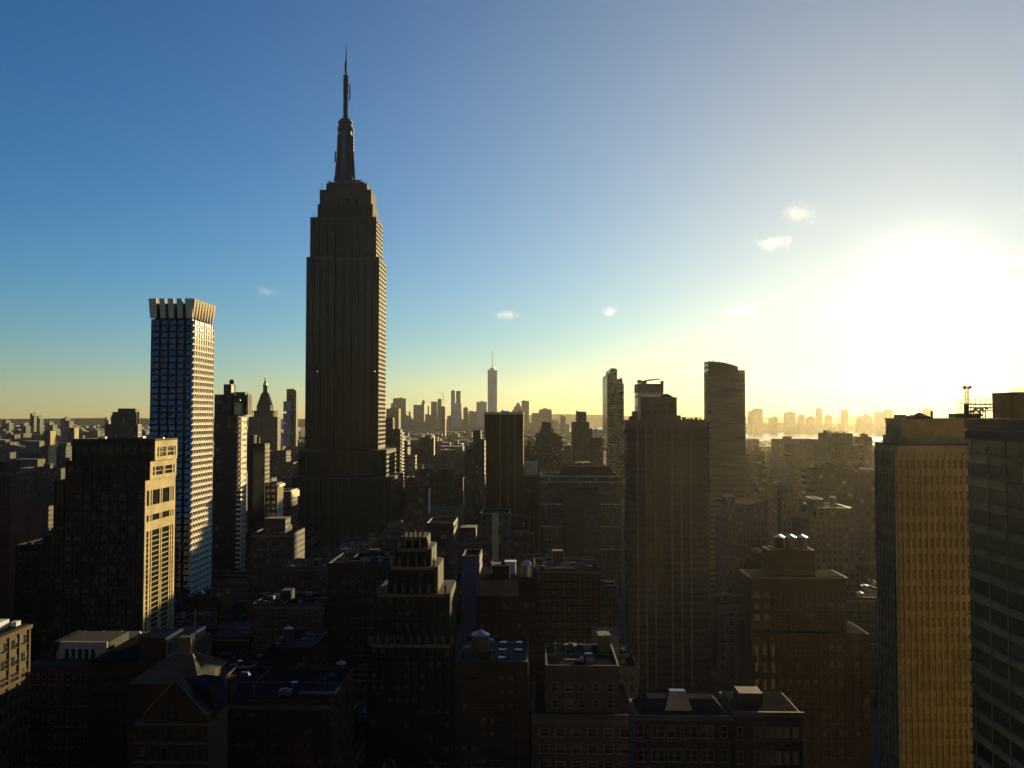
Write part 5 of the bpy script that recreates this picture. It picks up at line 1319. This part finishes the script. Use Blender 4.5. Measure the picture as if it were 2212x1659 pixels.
while Y < 1490:
    x = -0.62 * Y - 40
    while x < 0.60 * Y + 40:
        w = grng.uniform(17, 36) * (1 if Y < 700 else 1.35)
        d = grng.uniform(24, 31)
        ok = True
        pc = proj(x + w / 2, Y, 60)
        lim = zone_limit(pc[0], Y)
        hf = grng.uniform(.5, 1.0); hk = grng.random(); seed = grng.randrange(10 ** 6)
        if -60 < pc[0] < 2260 and lim < 5000 and ok:
            zm = EYE - (lim - 900) * Y / FOC
            z = zm * hf if hk > .25 else zm * hf * .7
            b = [x + .6, x + w - .6, Y, Y + d, 0, z]
            hit = any(b[0] < h[1] + 1.5 and b[1] > h[0] - 1.5 and b[2] < h[3] + 1.5 and b[3] > h[2] - 1.5 for h in HERO)
            if z > 11 and not hit: GEN.append((b, seed))
        x += w
    Y += 33 if row % 2 == 0 else 48
    row += 1
NEARBY = [('the wide dark tower', 240, 1150), ('the crowned tower', 420, 1150), ('the apartment tower with balconies', 510, 1140), ('the spired skyscraper', 745, 1150), ('the balcony block', 850, 1040), ('the gothic tower', 888, 1300), ('the black slab tower', 1090, 1040),
          ('the slim glass-sided tower', 1320, 1000), ('the broad brick tower', 1440, 1100), ('the curved-top tower', 1565, 980), ('the hazy broad-topped block', 1800, 1010), ('the pale front with paired windows', 1550, 1520), ('the gabled brownstone', 380, 1500), ('the brick block half in sun', 40, 1060), ('the arcaded house', 150, 1420), ('the tan masonry block', 20, 1450), ('the roof with three water tanks', 1720, 1250)]
gl = []
for gi, (b, seed) in enumerate(GEN):
    if SHOWN and gi not in SHOWN: continue
    rng = random.Random(seed)
    pal = rng.choices(list(PAL), (5, 3, 4, 2, 3, 3))[0]
    pc = proj((b[0] + b[1]) / 2, b[2], b[5])
    form = rng.choices(('flat-roofed', 'stepped-top', 'tank-topped', 'penthouse-topped'), (5, 3, 2, 2))[0]
    if form == 'tank-topped' and b[2] > 700: form = 'flat-roofed'
    near = min(NEARBY, key=lambda n: (n[1] - pc[0]) ** 2 + (n[2] - pc[1]) ** 2)
    gl.append([gi, b, rng, pal, form, pc, near[0]])
WALL = {k: stone(k.replace(' ', '_') + '_wall', c) for k, c in PAL.items()}
ORD = ['first', 'second', 'third', 'fourth', 'fifth', 'sixth', 'seventh', 'eighth', 'ninth', 'tenth', 'eleventh', 'twelfth']
from collections import defaultdict
grp = defaultdict(list)
for g in gl: grp[g[3], g[4], g[6]].append(g)
for k, l in grp.items():
    l.sort(key=lambda g: g[5][0])
    for i, g in enumerate(l):
        if len(l) == 1: g.append('the one %s %s block near %s' % (g[4], g[3], g[6]))
        else: g.append('%s from left of the %s %s blocks near %s' % (ORD[i] if i < 12 else 'last', g[4], g[3], g[6]))
gl.sort(key=lambda g: g[0])
for gi, b, rng, pal, form, pc, near, label in gl:
    x0, x1, y0, y1, _, z1 = b
    jw = rng.randrange(3)
    wm = F[pal, jw] if y0 > 430 else WALL[pal]
    t = thing('city_block', label, 'building', ((x0 + x1) / 2, (y0 + y1) / 2, 0), 'ordinary city blocks')
    t['gi'] = gi
    rm = rng.choice((M['roof_tar'], M['roof_tar'], M['roof_pale']))
    wall = MB()
    top = b
    if form == 'stepped-top':
        zz = z1 * .82; w, d = x1 - x0, y1 - y0
        wall.box(x0, x1, y0, y1, 0, zz)
        u = [x0 + w * rng.uniform(.06, .25), x1 - w * rng.uniform(.06, .25), y0 + d * .12, y1 - d * .12, zz, z1]
        wall.box(*u); wall.build('wall', wm, t)
        parapet_roof(t, [x0, x1, y0, y1, 0, zz + .002], wm, rm, .8); top = u
        top[5] += .002; roof = parapet_roof(t, top, wm, rm, .8)
    else:
        wall.box(*b); wall.build('wall', wm, t)
        top[5] += .002; roof = parapet_roof(t, top, wm, rm, rng.uniform(.7, 1.4))
    if y0 <= 430:
        W = Wins(t, ('glass', rng.choice(('frame', 'frame', 'frame_pale')), 'blind'), limit=80)
        zt_ = (z1 * .82 if form == 'stepped-top' else z1) - 1.4
        wu, wz = ((2.6, 3.5), (3.4, 3.9), (2.1, 3.3))[jw]
        nf = max(1, int((zt_ - 1) / wz)); nx = max(2, int((x1 - x0 - 1.6) / wu)); ny = max(2, int((y1 - y0 - 1.6) / wu))
        W.grid('N', y0 - .02, x0 + .8, x1 - .8, nx, zt_ - nf * wz, zt_, nf, (.46, .62, .5)[jw], .52)
        if pc[0] < 1153: W.grid('W', x1 + .02, y0 + .8, y1 - .8, ny, zt_ - nf * wz, zt_, nf, (.46, .62, .5)[jw], .52)
        else: W.grid('E', x0 - .02, y0 + .8, y1 - .8, ny, zt_ - nf * wz, zt_, nf, (.46, .62, .5)[jw], .52)
        if form == 'stepped-top': W.grid('N', u[2] - .02, u[0] + .6, u[1] - .6, max(2, int((u[1] - u[0]) / wu)), u[4] + .5, u[4] + .5 + wz * max(1, int((u[5] - u[4] - 1) / wz)), max(1, int((u[5] - u[4] - 1) / wz)), .5, .52)
        W.done()
    if y0 < 950: roof_clutter(roof, top, rng, rm, wm, 10 if y0 < 420 else 6 if y0 < 620 else 3)
    if form == 'penthouse-topped':
        w, d = top[1] - top[0], top[3] - top[2]
        q = [top[0] + w * .2, top[0] + w * .7, top[2] + d * .35, top[2] + d * .8, top[5] + .26, top[5] + rng.uniform(5, 9)]
        MB().box(*q).box(q[0] - .3, q[1] + .3, q[2] - .3, q[3] + .3, q[5] + .01, q[5] + .5).build('penthouse', wm, roof)
    if form == 'tank-topped':
        w, d = top[1] - top[0], top[3] - top[2]
        o = water_tank(top[0] + w * .3, top[2] + d * .35, top[5] + .26, rng.uniform(1.6, 2.2), rng.uniform(3, 4), 'water tank on the ' + label.replace('the one ', ''))
    if y0 < 620 and rng.random() < .7:
        mb = MB().box(x0 - .35, x1 + .35, y0 - .4, y0 - .01, top[5] - 1.2 if form != 'stepped-top' else z1 * .82 - 1.2, top[5] - .3 if form != 'stepped-top' else z1 * .82 - .3)
        mb.build('cornice', M['limestone_trim'] if rng.random() < .5 else M['tan_brick'], t)

# ------------------------------------------------------------------ the far city that reads as one mass
def carpet(name, label, cells, m, seed):
    rng = random.Random(seed); mb = MB()
    for x0, x1, Y0, Y1, n, lim in cells:
        for _ in range(n):
            f = rng.random() ** .6; Y = Y0 + (Y1 - Y0) * f; px = rng.uniform(x0, x1)
            x = xat(px, Y, 930); zm = EYE - (lim + rng.uniform(0, 26) - 900) * Y / FOC
            z = max(8, min(zm, 70 if lim > 890 else 165) * rng.uniform(.55, 1)); w, d = rng.uniform(14, 40) * (1 + Y / 8000), rng.uniform(20, 60)
            mb.box(x - w / 2, x + w / 2, Y, Y + d, 0, z)
            if rng.random() < .4: mb.box(x - w * .2, x + w * .15, Y + 3, Y + d * .5, z + .01, z + rng.uniform(3, 7))
    o = mb.build(name, m); o['kind'] = 'stuff'; o['label'] = label; o['category'] = 'city mass'
def midtown():
    """the dense towers that stand behind the viewpoint and beside it, out of the picture"""
    rng = random.Random(21); mb = MB()
    y = -1500
    while y < -45:
        x = -1300
        while x < 1300:
            w = rng.uniform(26, 60); z = rng.choice((90, 120, 150, 180, 210, 240)) * rng.uniform(.9, 1.1)
            if not (y > -75 and abs(x + w / 2) < 60): mb.box(x, x + w - 3, y, y + rng.uniform(35, 52), 0, z)
            x += w
        y += 76
    for k in range(10):
        Y0 = -20 + 60 * k
        for j in range(3):
            c = -(.66 * (Y0 + 48) + 75 + 55 * j); z = rng.uniform(50, 120)
            mb.box(c - 24, c + 24, Y0, Y0 + 48, 0, z)
    o = mb.build('midtown_blocks', F['grey concrete', 0]); o['kind'] = 'stuff'; o['label'] = 'dense towers standing behind the viewpoint'; o['category'] = 'city mass'
midtown()
carpet('distant_city', 'hazy low rooftops of the city running on to downtown', [(830, 1350, 1520, 4800, 900, 930), (640, 670, 1600, 4500, 60, 940)], F['far_dark'], 1)
carpet('distant_city', 'hazy low rooftops of the city running to the river under the sun', [(1590, 2080, 1520, 4300, 600, 955)], F['far_dark'], 2)
carpet('distant_city', 'dark low rooftops spreading to the left horizon', [(-60, 640, 1520, 9000, 1300, 915)], F['far_dark'], 3)
carpet('far_shore', 'low hazy buildings along the far river shore', [(1590, 2250, 6250, 8200, 420, 903)], F['far'], 4)
carpet('distant_city', 'hazy downtown rooftops at the foot of the far skyline', [(832, 1210, 4300, 5400, 260, 905), (836, 1050, 4700, 5600, 46, 884), (1085, 1200, 4700, 5600, 20, 888)], F['far'], 5)

# ------------------------------------------------------------------ haze over the whole place
def haze():
    o = MB().box(-9200, 9200, -1800, 12000, -1.8, 545).build('haze', bpy.data.materials.new('haze'))
    o['kind'] = 'stuff'; o['label'] = 'pale warm haze lying over the whole city'; o['category'] = 'haze'
    m = o.data.materials[0]; m.use_nodes = True; nt = m.node_tree
    for n in list(nt.nodes):
        if n.type == 'BSDF_PRINCIPLED': nt.nodes.remove(n)
    v = nt.nodes.new('ShaderNodeVolumePrincipled')
    v.inputs['Color'].default_value = (.8, .74, .57, 1)
    v.inputs['Density'].default_value = HAZE
    v.inputs['Anisotropy'].default_value = .74
    nt.links.new(v.outputs[0], nt.nodes['Material Output'].inputs['Volume'])
haze()

# ------------------------------------------------------------------ small clouds, beyond the haze
def cloud(px, py, w, h, dens, label, Y=26000, thr=.5, seed=0):
    x, z = at(px, py, Y); s = Y / FOC
    me = MB(); r = [me.ring(0, 0, math.sin(a), math.cos(a), 16) for a in [math.pi * (k / 8 - .5) for k in range(9)]]
    r = [[(p[0] * .999 + 1e-4, p[1], p[2]) for p in q] for q in r]
    me.loft(r)
    o = me.build('cloud', bpy.data.materials.new('cloud')); o.location = (x, Y, z); o.scale = (w * s / 2 * 1.3, w * s / 2, h * s / 2 * 1.3)
    tag(o, label, 'cloud', 'small clouds'); o['kind'] = 'thing'
    m = o.data.materials[0]; m.use_nodes = True; nt = m.node_tree
    for n in list(nt.nodes):
        if n.type == 'BSDF_PRINCIPLED': nt.nodes.remove(n)
    tc = nt.nodes.new('ShaderNodeTexCoord')
    ln = N(nt, 'ShaderNodeVectorMath', operation='LENGTH'); nt.links.new(tc.outputs['Object'], ln.inputs[0])
    mp = N(nt, 'ShaderNodeMapping'); mp.inputs['Location'].default_value = (seed * 7.3, seed * 3.1, 0); mp.inputs['Scale'].default_value = (1, 1, max(.3, h / w)); nt.links.new(tc.outputs['Object'], mp.inputs[0])
    nz = N(nt, 'ShaderNodeTexNoise'); nz.inputs['Scale'].default_value = 2.6; nz.inputs['Detail'].default_value = 9; nz.inputs['Roughness'].default_value = .68; nz.inputs['Distortion'].default_value = .6; nt.links.new(mp.outputs[0], nz.inputs['Vector'])
    f = math_node(nt, 'SUBTRACT', math_node(nt, 'ADD', nz.outputs[0], math_node(nt, 'MULTIPLY', math_node(nt, 'SUBTRACT', .55, ln.outputs['Value']), .3)), thr)
    f = math_node(nt, 'MULTIPLY', math_node(nt, 'MAXIMUM', f, 0), dens)
    v = nt.nodes.new('ShaderNodeVolumePrincipled'); v.inputs['Color'].default_value = (1, 1, 1, 1); v.inputs['Anisotropy'].default_value = .5
    nt.links.new(f, v.inputs['Density']); nt.links.new(v.outputs[0], nt.nodes['Material Output'].inputs['Volume'])
for i, (px, py, w, h, d, lab) in enumerate(((1672, 525, 80, 34, .02, 'small bright cloud high above the curved-top tower'), (1606, 671, 90, 26, .03, 'thin bright cloud streak left of the sun'), (1662, 684, 40, 12, .04, 'tiny cloud scrap just right of the thin bright streak'),
        (1318, 673, 38, 28, .03, 'small round white puff above the slim glass-sided tower'), (1092, 679, 70, 30, .012, 'faint wisp above the tallest far tower'), (1556, 718, 38, 22, .025, 'small cloud scrap above the curved-top tower roof'),
        (2196, 584, 100, 50, .03, 'dense grey-bottomed cloud at the right edge, beside the sun'), (1836, 664, 90, 26, .06, 'bright cloud finger touching the left of the sun'), (1724, 462, 90, 60, .008, 'very faint wisp, upper right sky'),
        (576, 628, 70, 34, .006, 'faint wisp left of the skyscraper'))):
    cloud(px, py, w, h, d * (.24 if i != 6 else .35), lab, seed=i, thr=.5 if i != 6 else .40)
